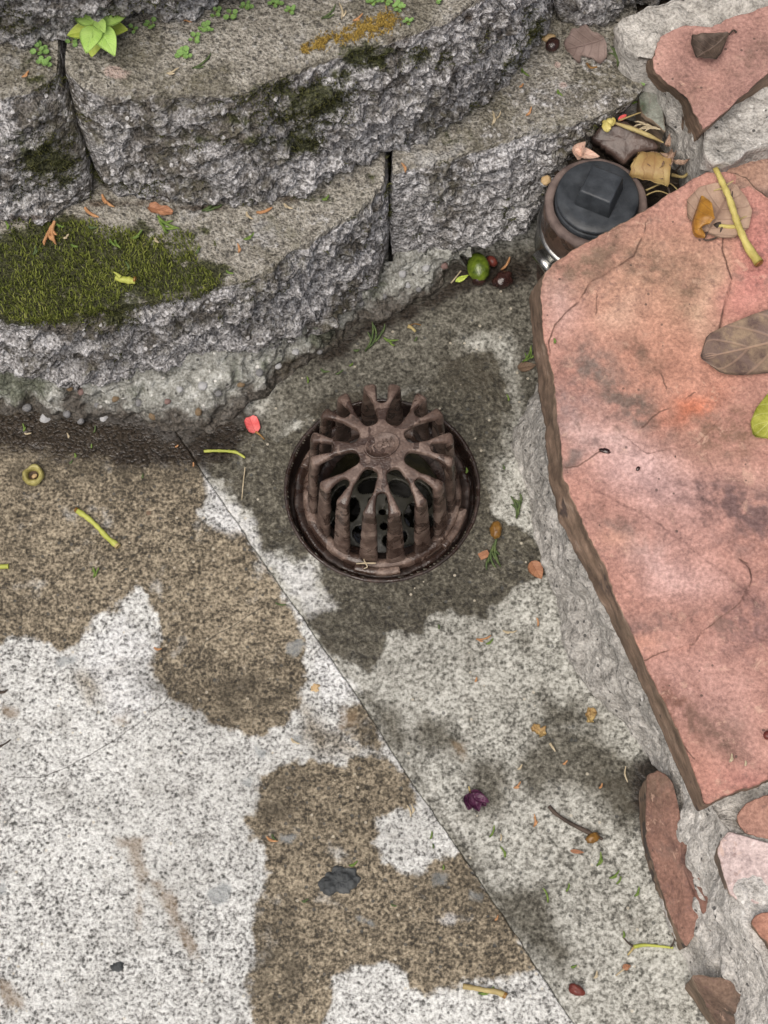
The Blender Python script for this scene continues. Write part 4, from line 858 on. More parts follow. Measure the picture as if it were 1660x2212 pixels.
# raised oval badge with cast letters
th = np.linspace(0, 2 * pi, 72, endpoint=False); tilt = radians(24); zc = ZT + DZ + .0048; zr = zc + .0030
def oval(f, z): 
    x, y = .0172 * f * np.cos(th), .0122 * f * np.sin(th); return np.stack([x * cos(tilt) - y * sin(tilt), x * sin(tilt) + y * cos(tilt), 0 * th + z], -1) + X0
rows = [oval(1.02, zc - .003), oval(1.0, zr - .0004), oval(.985, zr), oval(.93, zr), oval(.90, zr - .0009), oval(.45, zr - .0009), oval(.02, zr - .0009)]
badge = mk('badge', np.array(rows).reshape(-1, 3), grid_faces(len(rows), 72, True)[:, ::-1], M['iron'], crown)
fc = bpy.data.curves.new('letters', 'FONT'); fc.body = 'TCSM'; fc.size = .0106; fc.extrude = .0006; fc.bevel_depth = .00032; fc.align_x = 'CENTER'; fc.align_y = 'CENTER'; fc.space_character = 0.86
to = bpy.data.objects.new('tmp_letters', fc); COL.objects.link(to); dg = bpy.context.evaluated_depsgraph_get(); lm = bpy.data.meshes.new_from_object(to.evaluated_get(dg)); bpy.data.objects.remove(to)
lo = link('lettering', lm, M['iron'], crown, (0, 0, zr - .0006)); lo.rotation_euler = (0, 0, tilt); lm.materials.clear(); lm.materials.append(M['iron'])

# ================================================================ THE CLEANOUT PIPE
M['pipe'] = mat_iron('brown_pipe', (.030, .018, .013), (.085, .050, .035), (.16, .105, .08), 0.25)
M['hub'] = mat_plain('dusty_brown_hub', (.085, .062, .056), (.19, .145, .13), 60, 0.8, 0.001)
M['plug'] = mat_plain('black_plastic', (.020, .024, .029), (.056, .064, .074), 50, 0.46, 0.0006)
M['steel'] = mat_plain('stainless_band', (.30, .30, .29), (.46, .46, .44), 30, 0.26, 0.0003, metal=1.0)
M['rubber'] = mat_plain('dark_coupling', (.020, .020, .020), (.055, .052, .048), 70, 0.6, 0.001)
PC = pw(1290, 432, 0.156); PC = np.array([PC[0], PC[1], 0.0])
pipe = thing('cleanout_pipe', PC, 'brown cleanout pipe with steel band and black square-headed plug between wall and flagstone', 'pipe')
def lp_(prof, name, mat, par, n=96, rough=0.0, seed=1):
    V, F = lathe(prof, n, PC); 
    if rough: V = rough_iron(V, rough, seed)
    return mk(name, V, F[:, ::-1], mat, par)
body = lp_([(.0470, -.02), (.0470, .050), (.0500, .055), (.0505, .120), (.0500, .146), (.0490, .149)], 'pipe_body', M['pipe'], pipe, rough=.0008)
lp_([(.0497, .140), (.0505, .147), (.0495, .1505), (.0470, .1515), (.0425, .1512), (.0415, .149), (.0415, .13)], 'hub_rim', M['hub'], pipe, rough=.0006, seed=4)
band = lp_([(.0500, .064), (.0530, .0645), (.0542, .067), (.0535, .070), (.0532, .082), (.0532, .094), (.0536, .1015), (.0543, .104), (.0530, .1065), (.0500, .107)], 'clamp_band', M['steel'], pipe, 128)
sp = []
th0 = radians(214); c_ = PC + np.array([cos(th0) * .0565, sin(th0) * .0565, .086])
V, F = tube([c_ + np.array([-sin(th0), cos(th0), 0]) * x for x in (-.013, -.0125, .0125, .013)], [.0045, .006, .006, .0045], 12); mk('clamp_screw', V, F, M['steel'], band)
plug = lp_([(.0405, .145), (.0412, .1545), (.0405, .1560), (.0392, .1563), (.0390, .1580), (.0402, .1585), (.0404, .1615), (.0390, .1630), (.0300, .1634), (.0220, .1632), (.0005, .1634)], 'plug', M['plug'], pipe)
import bmesh
bm = bmesh.new(); bmesh.ops.create_cube(bm, size=1.0)
for v in bm.verts: v.co.x *= .0345 * (0.93 if v.co.z > 0 else 1.08); v.co.y *= .0345 * (0.93 if v.co.z > 0 else 1.08); v.co.z *= .026
bmesh.ops.bevel(bm, geom=bm.edges[:], offset=.0022, segments=3, profile=0.6, affect='EDGES')
nm = bpy.data.meshes.new('square_head'); bm.to_mesh(nm); bm.free()
for p in nm.polygons: p.use_smooth = True
nut = link('square_head', nm, M['plug'], plug, (0.001, 0.000, .1745)); nut.rotation_euler = (0, 0, radians(-25))
V, F = tube([PC + (.019, .011, .176), PC + (.020, .010, .1785), PC + (.0215, .009, .176)], [.0016, .0022, .0012], 8); mk('seal_tag', V, F, M['plug'], plug)

# ================================================================ PLANTS
def leaf_geo(L, W, prof='ovate', bend=0.0, fold=0.0, wave=0.0, curl=None, nu=20, nv=11, seed=0, tear=0.0):
    u = np.linspace(0, 1, nu); v = np.linspace(-1, 1, nv); U, Vv = np.meshgrid(u, v, indexing='ij')
    if prof == 'ovate': w = np.sin(pi * u ** 0.72) ** 0.85
    elif prof == 'lance': w = np.sin(pi * u) ** 0.8
    elif prof == 'obovate': w = np.sin(pi * u ** 1.45) ** 0.75
    elif prof == 'round': w = np.sqrt(np.maximum(0, 1 - (2 * u - 1) ** 2))
    else: w = np.interp(u, *zip(*prof))
    w = np.maximum(w, 0.03)
    edge = 1 + tear * vnoise(np.stack([U * 6 + seed, Vv * 0 + np.sign(Vv) * 3, 0 * U], -1), seed) * np.abs(Vv)
    x = L * U; y = W / 2 * w[:, None] * Vv * edge; z = np.zeros_like(x)
    z += fold * np.abs(y) + bend * L * ((U - 0.5) ** 2 * 4) + wave * L * fbm(np.stack([U * 4 + seed, Vv * 1.4, 0 * U], -1), 3, seed)
    if curl:   # roll the side y < y0 back over itself on a cylinder of radius rc
        y0, rc = curl; sgn = -1 if y0 < 0 else 1; over = np.maximum(0, (y - y0) * sgn); a = over / rc
        y = np.where(over > 0, y0 + sgn * rc * np.sin(a), y); z = np.where(over > 0, z + rc * (1 - np.cos(a)), z)
    return np.stack([x, y, z], -1), U, Vv
def place(P, p0, ang, pitch=0.0, roll=0.0):
    c, s = cos(pitch), sin(pitch); x, y, z = P[..., 0], P[..., 1], P[..., 2]
    cr_, sr = cos(roll), sin(roll); y, z = y * cr_ - z * sr, y * sr + z * cr_
    x, z = x * c - z * s, x * s + z * c
    ca, sa = cos(ang), sin(ang); return np.stack([x * ca - y * sa, x * sa + y * ca, z], -1) + p0
def thicken(P, U, Vv, t=0.0004):
    N = grid_normals(P); N = np.where(N[..., 2:3] < 0, -N, N) if np.mean(np.abs(N[..., 2])) > .5 else N
    R, C = P.shape[:2]; V = np.vstack([P.reshape(-1, 3), (P - N * t).reshape(-1, 3)]); f = grid_faces(R, C); n = R * C
    rim = []
    for j in range(C - 1): rim += [(j, j + 1, n + j + 1, n + j), ((R - 1) * C + j + 1, (R - 1) * C + j, n + (R - 1) * C + j, n + (R - 1) * C + j + 1)]
    for i in range(R - 1): rim += [((i + 1) * C, i * C, n + i * C, n + (i + 1) * C), (i * C + C - 1, (i + 1) * C + C - 1, n + (i + 1) * C + C - 1, n + i * C + C - 1)]
    return V, np.vstack([f, f[:, ::-1] + n, np.array(rim)]), dict(lu=np.r_[U.ravel(), U.ravel()], lv=np.r_[Vv.ravel(), Vv.ravel()])
def leaf(name, base, tip, z, W, mat, label=None, cat='leaf', lift=0.0006, parent=None, zt=None, group=None, petiole=None, pmat=None, roll=0.0, thick=0.0004, **k):
    """a leaf from pixel base to pixel tip, lowest point resting at height z"""
    a = pw(*base, z); b = pw(*tip, z if zt is None else zt); L = np.linalg.norm((b - a)[:2]); ang = math.atan2(b[1] - a[1], b[0] - a[0])
    pitch = 0 if zt is None else math.atan2(zt - z, L)
    P, U, Vv = leaf_geo(L if zt is None else math.hypot(L, zt - z), W, **k); P = place(P, a, ang, pitch, roll)
    if zt is None: P[..., 2] += z + lift - P[..., 2].min() + thick
    V, F, at = thicken(P, U, Vv, thick)
    if parent is None and petiole:
        th_ = thing(name, (*a[:2], z), label, cat, group); mk('blade', V, F, mat, th_, at)
        pts = [P[0, P.shape[1] // 2]] + [pw(x, y, z) + (0, 0, hz) for x, y, hz in petiole]; pts = catmull(pts, 12) if len(pts) > 2 else resample(np.array(pts), 6)
        v, f = tube(pts, np.linspace(.0007, .0010, len(pts)), 7); mk('petiole', v, f, pmat or mat, th_); return th_
    o = mk(name, V, F, mat, parent, at)
    if parent is None: tag(o, label, cat, group)
    return o
GREEN = mat_leaf('fresh_green_leaf', (.30, .50, .10), (.42, .62, .17), (.50, .70, .26), 60, 0.5, 6.0)
LIME = mat_leaf('yellowing_leaf', (.40, .52, .07), (.54, .64, .13), (.52, .62, .16), 60, 0.5, 6.0)
WEED = mat_leaf('weed_leaf', (.17, .34, .085), (.30, .49, .15), (.40, .56, .24), 200, 0.45, 3.0)
STEM = mat_plain('green_stem', (.16, .22, .04), (.30, .34, .08), 90, 0.6)
LSTEM = mat_plain('yellow_green_stem', (.30, .34, .05), (.46, .48, .11), 60, 0.55, 0.0008)
zb = Z2
pl = thing('seedling', pw(208, 78, zb), 'bright green broad-leaved seedling growing on the wall at the top left', 'plant')
pc = pw(209, 50, zb + .036)
v, f = tube(catmull([pw(208, 78, zb - .003), pw(210, 72, zb + .012), pc], 10), np.linspace(.0014, .0010, 10), 8); mk('stem', v, f, STEM, pl)
for (bx, by, bz), (tx, ty, tz), W, mt in [((212, 60, .020), (144, 74, .016), .019, LIME), ((216, 60, .020), (277, 62, .016), .019, LIME), ((208, 62, .018), (198, 122, .012), .019, LIME), ((206, 48, .033), (195, -6, .037), .0195, GREEN), ((204, 47, .034), (156, 24, .036), .0185, GREEN),
                              ((214, 44, .034), (280, 24, .036), .021, GREEN), ((205, 53, .034), (186, 112, .036), .020, GREEN), ((211, 54, .034), (248, 118, .034), .0200, GREEN), ((207, 41, .039), (227, 68, .044), .0115, GREEN)]:
    leaf('leaf', (bx, by), (tx, ty), zb + bz, W, mt, parent=pl, zt=zb + tz, fold=.16, wave=.02, bend=-.06, seed=int(bx + ty), nu=16, nv=9)
P, U, Vv = leaf_geo(1.0, 0.92, 'round', bend=0.10, fold=0.12, nu=9, nv=7); V, F, at = thicken(P - (0.5, 0, 0), U, Vv, .07)
WL = mesh_data('weed_leaf', V, F, at); WL.materials.append(WEED)
weeds = [(88, 112, Z2, 8, 16, 'left of the seedling, upper clump'), (98, 138, Z2, 7, 14, 'left of the seedling, lower clump'), (112, 62, Z2, 5, 10, 'in the joint just left of the seedling'), (160, 92, Z2, 5, 12, 'under the left side of the seedling'),
         (292, 66, Z2, 3, 12, 'just right of the seedling, nearest one'), (328, 58, Z2, 5, 12, 'right of the seedling, in the dark joint'), (398, 122, Z2, 7, 15, 'lowest of the trailing ones, at the block edge'), (424, 88, Z2, 5, 12, 'trailing, one up from the lowest'), (446, 66, Z2, 6, 13, 'middle of the trailing row'),
         (470, 32, Z2, 5, 12, 'below the top joint, left of a pair'), (502, 38, Z2, 5, 13, 'below the top joint, right of a pair'), (532, 16, Z2, 6, 12, 'near the top edge by a dark gap'), (596, 12, Z2, 6, 13, 'at the top edge, left of the centre block'), (630, 26, Z2, 5, 12, 'hanging lower at the top edge'),
         (806, 10, Z2, 7, 12, 'at the top edge, start of the long row'), (836, 6, Z2, 6, 12, 'at the top edge, middle of the long row'), (862, 20, Z2, 8, 12, 'densest of the long row at the top edge'), (884, 52, Z2, 5, 10, 'lowest sprout over the brown rough edge'), (946, 4, Z2, 4, 11, 'rightmost at the top edge'), (105, 456, Z1, 6, 11, 'on the lower ledge above the moss bed')]
rw = random.Random(8)
for x, y, z, n, sz, lab in weeds:
    c = pw(x, y, z); o = thing('creeping_weed', c, 'small round-leaved creeping weed ' + lab, 'weed', 'creeping weeds on the wall')
    st = []
    for k in range(n):
        a = 2.4 * k + rw.uniform(-.4, .4); d = (0.30 + 0.75 * math.sqrt(k / n)) * sz / PXM * 0.95; hz = rw.uniform(.0015, .006) + .001 * (k % 2)
        l = link('leaf', WL, None, o, (d * cos(a), d * sin(a) * .85, hz)); s = sz / PXM * rw.uniform(.62, .95); l.scale = (s, s, s); l.rotation_euler = (rw.uniform(-.35, .35), rw.uniform(-.45, .1), a)
        st.append(tube([c + (0, 0, -.001), c + (d * .5 * cos(a), d * .5 * sin(a), hz * .6), c + (d * cos(a), d * sin(a) * .85, hz)], [.0005, .0004, .0003], 5))
    v, f = merge(st); mk('stem', v, f, STEM, o)
# yellow moss strands on the middle block
blk = [o for o in bpy.data.objects if o.name.startswith('block') and o.get('label', '').startswith('large middle')][0]
rr_ = np.random.RandomState(9); n = 3600; tt = rr_.uniform(0, 1, n); cx_ = np.interp(tt, [0, .25, .5, .75, 1], [652, 700, 760, 815, 850]); cy_ = np.interp(tt, [0, .25, .5, .75, 1], [112, 90, 72, 55, 40]); sp_ = np.interp(tt, [0, .3, 1], [5, 13, 22])
bx_, by_ = cx_ + rr_.normal(0, 8, n), cy_ + rr_.normal(0, 1, n) * sp_ * .6
kp = (by_ > 0) & (vnoise(np.stack([bx_ / 9, by_ / 9, 0 * bx_], -1), 3) > .02)
V, F, rn = blades(pw(bx_[kp], by_[kp], Z2 + .0005), .0030, .0004, 12, 1.6)
tag(mk('yellow_moss', V, F, M['moss_y'], blk, dict(rnd=rn), smooth=False), 'thin ochre yellow moss along the block edge', None, None, 'stuff')

# ================================================================ LITTER: leaves, twigs, petals, fruit
BROWN = mat_leaf('dry_brown_leaf', (.13, .085, .055), (.26, .175, .12), (.10, .06, .04), 50, 0.65, 6.0)
MAUVE = mat_leaf('grey_brown_leaf', (.16, .115, .10), (.27, .205, .185), (.14, .095, .085), 40, 0.6, 5.0)
TAUPE = mat_leaf('mottled_taupe_leaf', (.115, .076, .064), (.31, .225, .150), (.42, .28, .20), 80, 0.5, 5.0, blotch=(.17, .118, .100))
YGREEN = mat_leaf('yellow_green_leaf', (.24, .25, .025), (.46, .46, .09), (.58, .58, .20), 60, 0.45, 6.0, blotch=(.13, .10, .07))
ORANGE = mat_leaf('orange_leaf', (.26, .115, .020), (.55, .28, .045), (.20, .10, .03), 40, 0.4, 5.0)
BEIGE = mat_leaf('beige_dead_leaf', (.26, .17, .125), (.44, .31, .23), (.18, .11, .08), 35, 0.6, 5.0)
DARK = mat_leaf('dark_shrivelled_leaf', (.050, .036, .028), (.16, .12, .095), (.22, .16, .13), 60, 0.5, 6.0)
GOLD = mat_leaf('golden_dry_leaf', (.30, .185, .075), (.42, .32, .13), (.20, .10, .05), 40, 0.55, 4.0)
PINK = mat_leaf('pink_red_petal', (.62, .085, .085), (.78, .20, .19), (.60, .10, .09), 60, 0.4, 5.0)
PURPLE = mat_leaf('purple_petal', (.030, .008, .024), (.11, .030, .075), (.15, .05, .11), 60, 0.35, 6.0)
RUSTY = mat_leaf('rust_leaf', (.25, .11, .055), (.42, .21, .115), (.30, .13, .08), 60, 0.6, 6.0)
CREAM = mat_leaf('cream_petal', (.55, .36, .27), (.70, .52, .42), (.60, .25, .22), 40, 0.5, 5.0)
M['twig'] = mat_plain('dark_twig', (.030, .021, .016), (.085, .062, .048), 90, 0.75, 0.001)
M['ytwig'] = mat_plain('yellow_twig', (.36, .30, .075), (.58, .50, .17), 70, 0.6, 0.001)
M['otwig'] = mat_plain('tan_stalk', (.27, .20, .085), (.44, .36, .16), 70, 0.6, 0.001)
M['straw'] = mat_plain('pale_straw', (.34, .28, .18), (.55, .47, .33), 60, 0.7)
M['cyp'] = mat_plain('green_cypress', (.070, .13, .020), (.17, .25, .050), 200, 0.65)
M['cyp_d'] = mat_plain('dark_green_cypress', (.040, .070, .022), (.105, .145, .050), 200, 0.65)
M['cyp_o'] = mat_plain('orange_dead_cypress', (.33, .155, .065), (.52, .29, .14), 200, 0.7)
M['olive'] = mat_plain('glossy_green_fruit', (.040, .066, .008), (.15, .215, .022), 110, 0.18, 0.0006, spec=0.6)
M['dfruit'] = mat_plain('dark_wet_fruit', (.012, .006, .005), (.060, .026, .022), 60, 0.22, 0.0012, spec=0.6)
M['nut'] = mat_plain('yellow_green_husk', (.20, .17, .045), (.46, .42, .16), 70, 0.45, 0.001)
M['nutdark'] = mat_plain('dark_husk_inside', (.03, .016, .006), (.10, .055, .022), 70, 0.6, 0.001)
M['kernel'] = mat_plain('tan_kernel', (.40, .27, .13), (.56, .42, .24), 60, 0.5)
M['yel'] = mat_plain('pale_yellow_flower', (.45, .38, .10), (.66, .58, .22), 60, 0.5)
M['brownbud'] = mat_plain('brown_bud', (.10, .045, .012), (.30, .16, .035), 60, 0.35)
M['asph'] = mat_plain('dark_grey_lump', (.030, .034, .036), (.085, .092, .095), 60, 0.7, 0.003)
M['shard'] = mat_plain('wet_brown_tile', (.045, .030, .026), (.12, .080, .066), 30, 0.35, 0.0015)
M['redbit'] = mat_plain('dark_red_bit', (.08, .015, .012), (.20, .05, .035), 60, 0.4)
def stick(name, pts, z, rad, mat, label, cat='twig', heights=None, sides=9, n=22, knob=0.0, group=None, parts=None, bump=0.16):
    """round stalk through pixel points lying at height z"""
    hs = heights or [0] * len(pts); rmax = max(rad)
    c = [pw(x, y, z) + (0, 0, rmax * .9 + h) for (x, y), h in zip(pts, hs)]; c = catmull(c, n) if len(c) > 2 else resample(np.array(c), n)
    r = np.interp(np.linspace(0, 1, n), np.linspace(0, 1, len(rad)), rad) * (1 + bump * vnoise(np.stack([np.arange(n) * .7, np.zeros(n), np.zeros(n)], -1), int(pts[0][0])))
    if knob: r[:2] *= 1 + knob; r[-2:] *= 1 + knob
    v, f = tube(c, r, sides)
    if not parts: return tag(mk(name, v, f, mat), label, cat, group)
    t_ = thing(name, (*c[0][:2], z), label, cat, group); mk('stalk', v, f, mat, t_)
    for nm, pp, zz, rd, mt in parts:
        cc = np.array([pw(x, y, z) + (0, 0, h) for x, y, h in pp]); cc = catmull(cc, 8) if len(cc) > 2 else resample(cc, 5)
        v, f = tube(cc, np.linspace(rd[0], rd[1], len(cc)), 7); mk(nm, v, f, mt, t_)
    return t_
def sprig(x, y, z, ang, L, mat, label, n=4, spread_=0.5, group=None, cat='sprig', thick=.0010, seed=0):
    """flat scale-leaved cypress sprig: a short axis with fingers"""
    r = random.Random(seed * 7 + int(x) * 13 + int(y)); L = L / PXM; c = pw(x, y, z); a = radians(ang); d = np.array([cos(a), sin(a), 0]); parts = []
    def finger(p, an, l, th_):
        pts = [p + np.array([cos(an + .12 * k), sin(an + .12 * k), 0]) * l * k / 4 + (0, 0, th_ + .0006 * k * r.uniform(0, 1)) for k in range(5)]
        parts.append(tube(pts, [th_ * .8, th_ * 1.1, th_, th_ * 1.05, th_ * .4], 6))
    p0 = c - d * L / 2; finger(p0, a, L, thick)
    for k in range(n):
        f = 0.12 + 0.62 * k / max(n, 1); s = 1 if k % 2 else -1; finger(p0 + d * L * f, a + s * r.uniform(.6, 1.2) * spread_, L * r.uniform(.35, .55), thick * .85)
    v, f = merge(parts); return tag(mk('cypress_sprig', v, f, mat), label, cat, group)
def ball(name, x, y, z, rx, ry, rz, ang, mat, label=None, cat='fruit', seed=0, amp=0.10, parent=None, group=None, tipw=0.0):
    th = np.linspace(0, 2 * pi, 28, endpoint=False); ph = np.linspace(0.04, pi - .04, 18)
    Q = np.stack([np.cos(ph)[:, None] + 0 * th, np.sin(ph)[:, None] * np.cos(th), np.sin(ph)[:, None] * np.sin(th)], -1)
    Q = Q * (1 + amp * fbm(Q * 1.8 + seed, 3, seed))[..., None]; Q[..., 1:] *= (1 - tipw * np.maximum(0, Q[..., :1])); Q = Q * np.array([rx, ry, rz]); a = radians(ang)
    Q = np.stack([Q[..., 0] * cos(a) - Q[..., 1] * sin(a), Q[..., 0] * sin(a) + Q[..., 1] * cos(a), Q[..., 2] - Q[..., 2].min()], -1) + pw(x, y, z)
    F = [list(q) for q in grid_faces(18, 28, True)[:, ::-1]] + [list(range(28)), list(range(17 * 28, 18 * 28))[::-1]]
    o = mk(name, Q.reshape(-1, 3), F, mat, parent)
    if parent is None: tag(o, label, cat, group)
    return o
ZC = 0.0015
# --- on the largest flag
leaf('fallen_leaf', (1860, 690), (1512, 782), ZG, .066, TAUPE, 'large mottled taupe leaf lying on the biggest red flag at the right edge', lift=.0015, prof=[(0, .25), (.15, .8), (.4, 1), (.62, .92), (.8, .78), (.92, .62), (1, .06)], bend=.05, fold=.10, wave=.012, petiole=[(1890, 680, .003), (1930, 665, .002)], seed=3, nu=30, nv=15)
leaf('fallen_leaf', (1760, 820), (1628, 945), ZG, .040, YGREEN, 'yellow-green leaf with a brown tip at the right edge', lift=.001, prof=[(0, .2), (.2, .8), (.5, 1), (.75, .85), (.92, .55), (1, .08)], bend=.05, fold=.14, wave=.02, petiole=[(1790, 790, .002)], seed=5, nu=24, nv=13)
cl = thing('curled_leaf', pw(1520, 470, ZG), 'beige dead leaf with a curled orange side lying under a yellow twig', 'leaf')
P, U, Vv = leaf_geo(.060, .064, prof=[(0, .35), (.12, .75), (.4, 1), (.7, .86), (.88, .5), (1, .1)], bend=.04, fold=.05, wave=.02, seed=7, nu=26, nv=15)
P = place(P, pw(1527, 508, ZG), radians(62)); P[..., 2] += ZG + .0016 - P[..., 2].min(); V, F, at = thicken(P, U, Vv); mk('blade', V, F, BEIGE, cl, at)
nu_, nv_2 = 26, 12; uu = np.linspace(0, 1, nu_); ax = catmull([pw(1513, 432, ZG), pw(1503, 460, ZG), pw(1494, 490, ZG), pw(1499, 515, ZG), pw(1520, 522, ZG)], nu_); wd_ = np.interp(uu, [0, .15, .5, .8, 1], [.002, .013, .0215, .0150, .002])
ph = np.linspace(-0.5, 2.0, nv_2); tg = np.gradient(ax, axis=0); tg /= np.linalg.norm(tg, axis=1, keepdims=True); sdv = np.stack([-tg[:, 1], tg[:, 0], 0 * tg[:, 0]], -1)
P = ax[:, None] + sdv[:, None] * (wd_[:, None] * (1 - np.cos(ph * .75))[None, :] * 0.95)[..., None] + np.array([0, 0, 1.0]) * (wd_[:, None] * .62 * (np.sin(ph))[None, :] + .006)[..., None]
P[..., 2] += .0015 * fbm(P * 90, 2, 4); P[..., 2] += ZG + .001 - P[..., 2].min()
V, F, at = thicken(P, np.broadcast_to(uu[:, None], P.shape[:2]), np.broadcast_to(np.linspace(-.3, .9, nv_2)[None], P.shape[:2])); mk('curled_side', V, F, ORANGE, cl, at)
v, f = tube(catmull([pw(1527, 508, ZG) + (0, 0, .006), pw(1556, 494, ZG) + (0, 0, .004)][:1] + [pw(1520, 523, ZG) + (0, 0, .004), pw(1548, 516, ZG) + (0, 0, .003), pw(1560, 492, ZG) + (0, 0, .003)], 14), np.linspace(.0008, .0011, 14), 7); mk('petiole', v, f, M['twig'], cl)
stick('yellow_twig', [(1541, 367), (1556, 400), (1572, 440), (1590, 490), (1612, 535), (1638, 572)], ZG, [.0027, .0030, .0031, .0034, .0036, .0044], M['ytwig'], 'knobbly pale yellow twig lying across a dead leaf on the flag', heights=[.003, .004, .006, .004, .001, .0], n=40, sides=12,
      parts=[('side_shoot', [(1597, 494, .004), (1572, 493, .003), (1549, 490, .003)], 0, (.0022, .0019), M['ytwig']), ('bud', [(1556, 487, .003), (1549, 489, .003), (1545, 492, .002)], 0, (.0022, .0030), M['twig']), ('thorn', [(1562, 412, .006), (1573, 406, .009), (1581, 402, .010)], 0, (.0011, .0005), M['otwig']),
             ('thorn', [(1560, 414, .006), (1548, 414, .004), (1541, 416, .003)], 0, (.0011, .0006), M['otwig']), ('thorn', [(1574, 445, .008), (1577, 436, .011), (1578, 427, .012)], 0, (.0010, .0005), M['twig']), ('thorn', [(1592, 482, .005), (1606, 473, .003), (1622, 468, .003)], 0, (.0011, .0006), M['otwig']), ('cut_end', [(1636, 569, .003), (1640, 574, .003)], 0, (.0046, .0046), M['brownbud'])])
sprig(1200, 738, ZG, 70, 10, M['cyp'], 'tiny green leaf fleck near the left edge of the biggest flag', 1)
ball('insect_husk', 1378, 1014, ZG, .0024, .0018, .0016, 60, M['dfruit'], 'small dark husk in the middle of the biggest flag', 'husk', 4, .3)
ball('grit_lump', 1307, 975, ZG, .0055, .0022, .0012, -15, M['dfruit'], 'dark grit caught in a crack of the biggest flag', 'grit', 9, .5)
sprig(1582, 1640, ZG, 45, 16, M['straw'], 'pale straw fleck near the lower tip of the biggest flag', 2, .6, cat='straw'); sprig(1612, 1650, ZG, 60, 9, M['straw'], 'smaller pale chip right of the straw fleck on the flag', 1, .5, cat='straw')
ball('red_berry', 1658, 1590, ZG, .004, .004, .003, 0, M['redbit'], 'dark red berry cut by the right edge of the biggest flag', 'berry', 3)
# --- on the upper flag and the top ledge
lf = leaf('curled_leaf', (1570, 82), (1502, 132), 0.25, .034, DARK, 'dark shrivelled leaf with a long stalk on the top right flag', lift=.001, prof=[(0, .08), (.25, .40), (.55, .80), (.8, 1), (1, .55)], fold=.75, bend=.14, wave=.08, petiole=[(1573, 80, .004), (1583, 72, .005), (1590, 74, .003)], pmat=M['twig'], seed=11, nu=24, nv=13)
leaf('fallen_leaf', (1305, 90), (1222, 112), Z1, .040, MAUVE, 'torn grey-brown leaf lying flat on the ledge at the top', lift=.002, prof=[(0, .3), (.1, .8), (.3, 1), (.55, 1), (.75, .75), (.9, .55), (1, .3)], fold=.04, bend=.05, wave=.035, tear=.5, seed=13, nu=24, nv=13)
ball('dark_seed', 1193, 104, Z1, .0082, .0066, .006, 60, M['dfruit'], 'dark plum-coloured seed at the foot of the middle block', 'seed', 6, .12); ball('tan_husk', 1186, 86, Z1, .0065, .0045, .003, 20, M['kernel'], 'tan husk just above the dark seed', 'husk', 7, .3)
sprig(1338, 122, Z1, 80, 52, M['cyp_d'], 'dry olive cypress sprig lying by the grey mortar', 5, .5); stick('curled_stalk', [(1268, 138), (1276, 147), (1290, 146)], Z1, [.0012, .0012, .0008], M['brownbud'], 'small brown curled stalk below the torn leaf', 'stalk')
sprig(1130, 160, Z1, -80, 26, M['cyp'], 'green cypress tip on the upper part of the bare ledge', 1); sprig(1146, 246, Z1, 30, 22, M['cyp_o'], 'tan dead scale bit in the middle of the bare ledge', 1, group=None); sprig(1072, 258, Z1, 60, 34, M['straw'], 'pale dead sprig on the left part of the bare ledge', 3, .4, cat='straw')
sprig(1206, 203, Z1, -85, 18, M['cyp'], 'green scale bit near the pink lichen on the bare ledge', 1); sprig(877, 363, Z1, 85, 22, M['cyp_o'], 'reddish dead scale bit near the joint of the lower blocks', 2, .5); sprig(1128, 188, Z1, 15, 12, M['cyp_o'], 'small orange chip on the bare ledge below the green tip', 1)
leaf('green_leaf', (1382, 160), (1392, 186), Z1, .007, WEED, 'bright green small leaf beside the upper flag', seed=2, fold=.3)
# --- debris behind the pipe
zs = 0.13
def shard(name, pts, zt_, th_, mat, label):
    tw_ = np.array([pw(x, y, z) for (x, y), z in zip(pts, zt_)]); bw_ = tw_ - (0, 0, th_); n = len(pts)
    a = resample(np.vstack([tw_, tw_[:1]]), 49)[:-1]; a[:, :2] += .0008 * vnoise(a * 300, 4)[:, None]; cen_ = a.mean(0)
    rows = [cen_ + (a - cen_) * f for f in (.02, .35, .7, .97)] + [a - (0, 0, .0012), a - (0, 0, th_), cen_ + (a - cen_) * .1 - (0, 0, th_)]
    P_ = np.array(rows); P_[:4, :, 2] += .0012 * fbm(P_[:4] * 60, 3, 6); o = mk(name, P_.reshape(-1, 3), grid_faces(len(rows), 48, True), mat); return tag(o, label, 'tile shard')
shard('tile_shard', [(1278, 294), (1302, 266), (1352, 262), (1400, 284), (1424, 318), (1372, 330), (1350, 352)], [.150, .158, .160, .156, .150, .146, .142], .012, M['shard'], 'dark wet brown tile shard lying behind the plug')
cy_ = thing('rolled_leaf', pw(1400, 365, zs), 'rolled golden-brown dry leaf beside the black plug', 'leaf')
th = np.linspace(-.9, 3.3, 22); xx = np.linspace(0, .036, 12); c0 = pw(1368, 362, .150); an = radians(-8)
P = np.zeros((12, 22, 3))
for i, x in enumerate(xx): 
    R_ = .0135 + .0004 * i + .0006 * sin(i * 1.9); P[i] = np.stack([x + .0045 * np.sin(th * 1.3 + 1) * (1 - i / 12) + .0016 * vnoise(np.stack([th * 2.5, 0 * th + i * .3, 0 * th], -1), 5), R_ * np.cos(th) * (1 + .05 * np.sin(th * 3 + i * .4)), .62 * R_ * np.sin(th)], -1)
P = place(P, c0 + (0, 0, .006), an); V, F, at = thicken(P, np.broadcast_to(np.linspace(0, 1, 12)[:, None], (12, 22)), np.broadcast_to(np.linspace(-.2, 1, 22)[None], (12, 22)), .0005); mk('roll', V, F, GOLD, cy_, at)
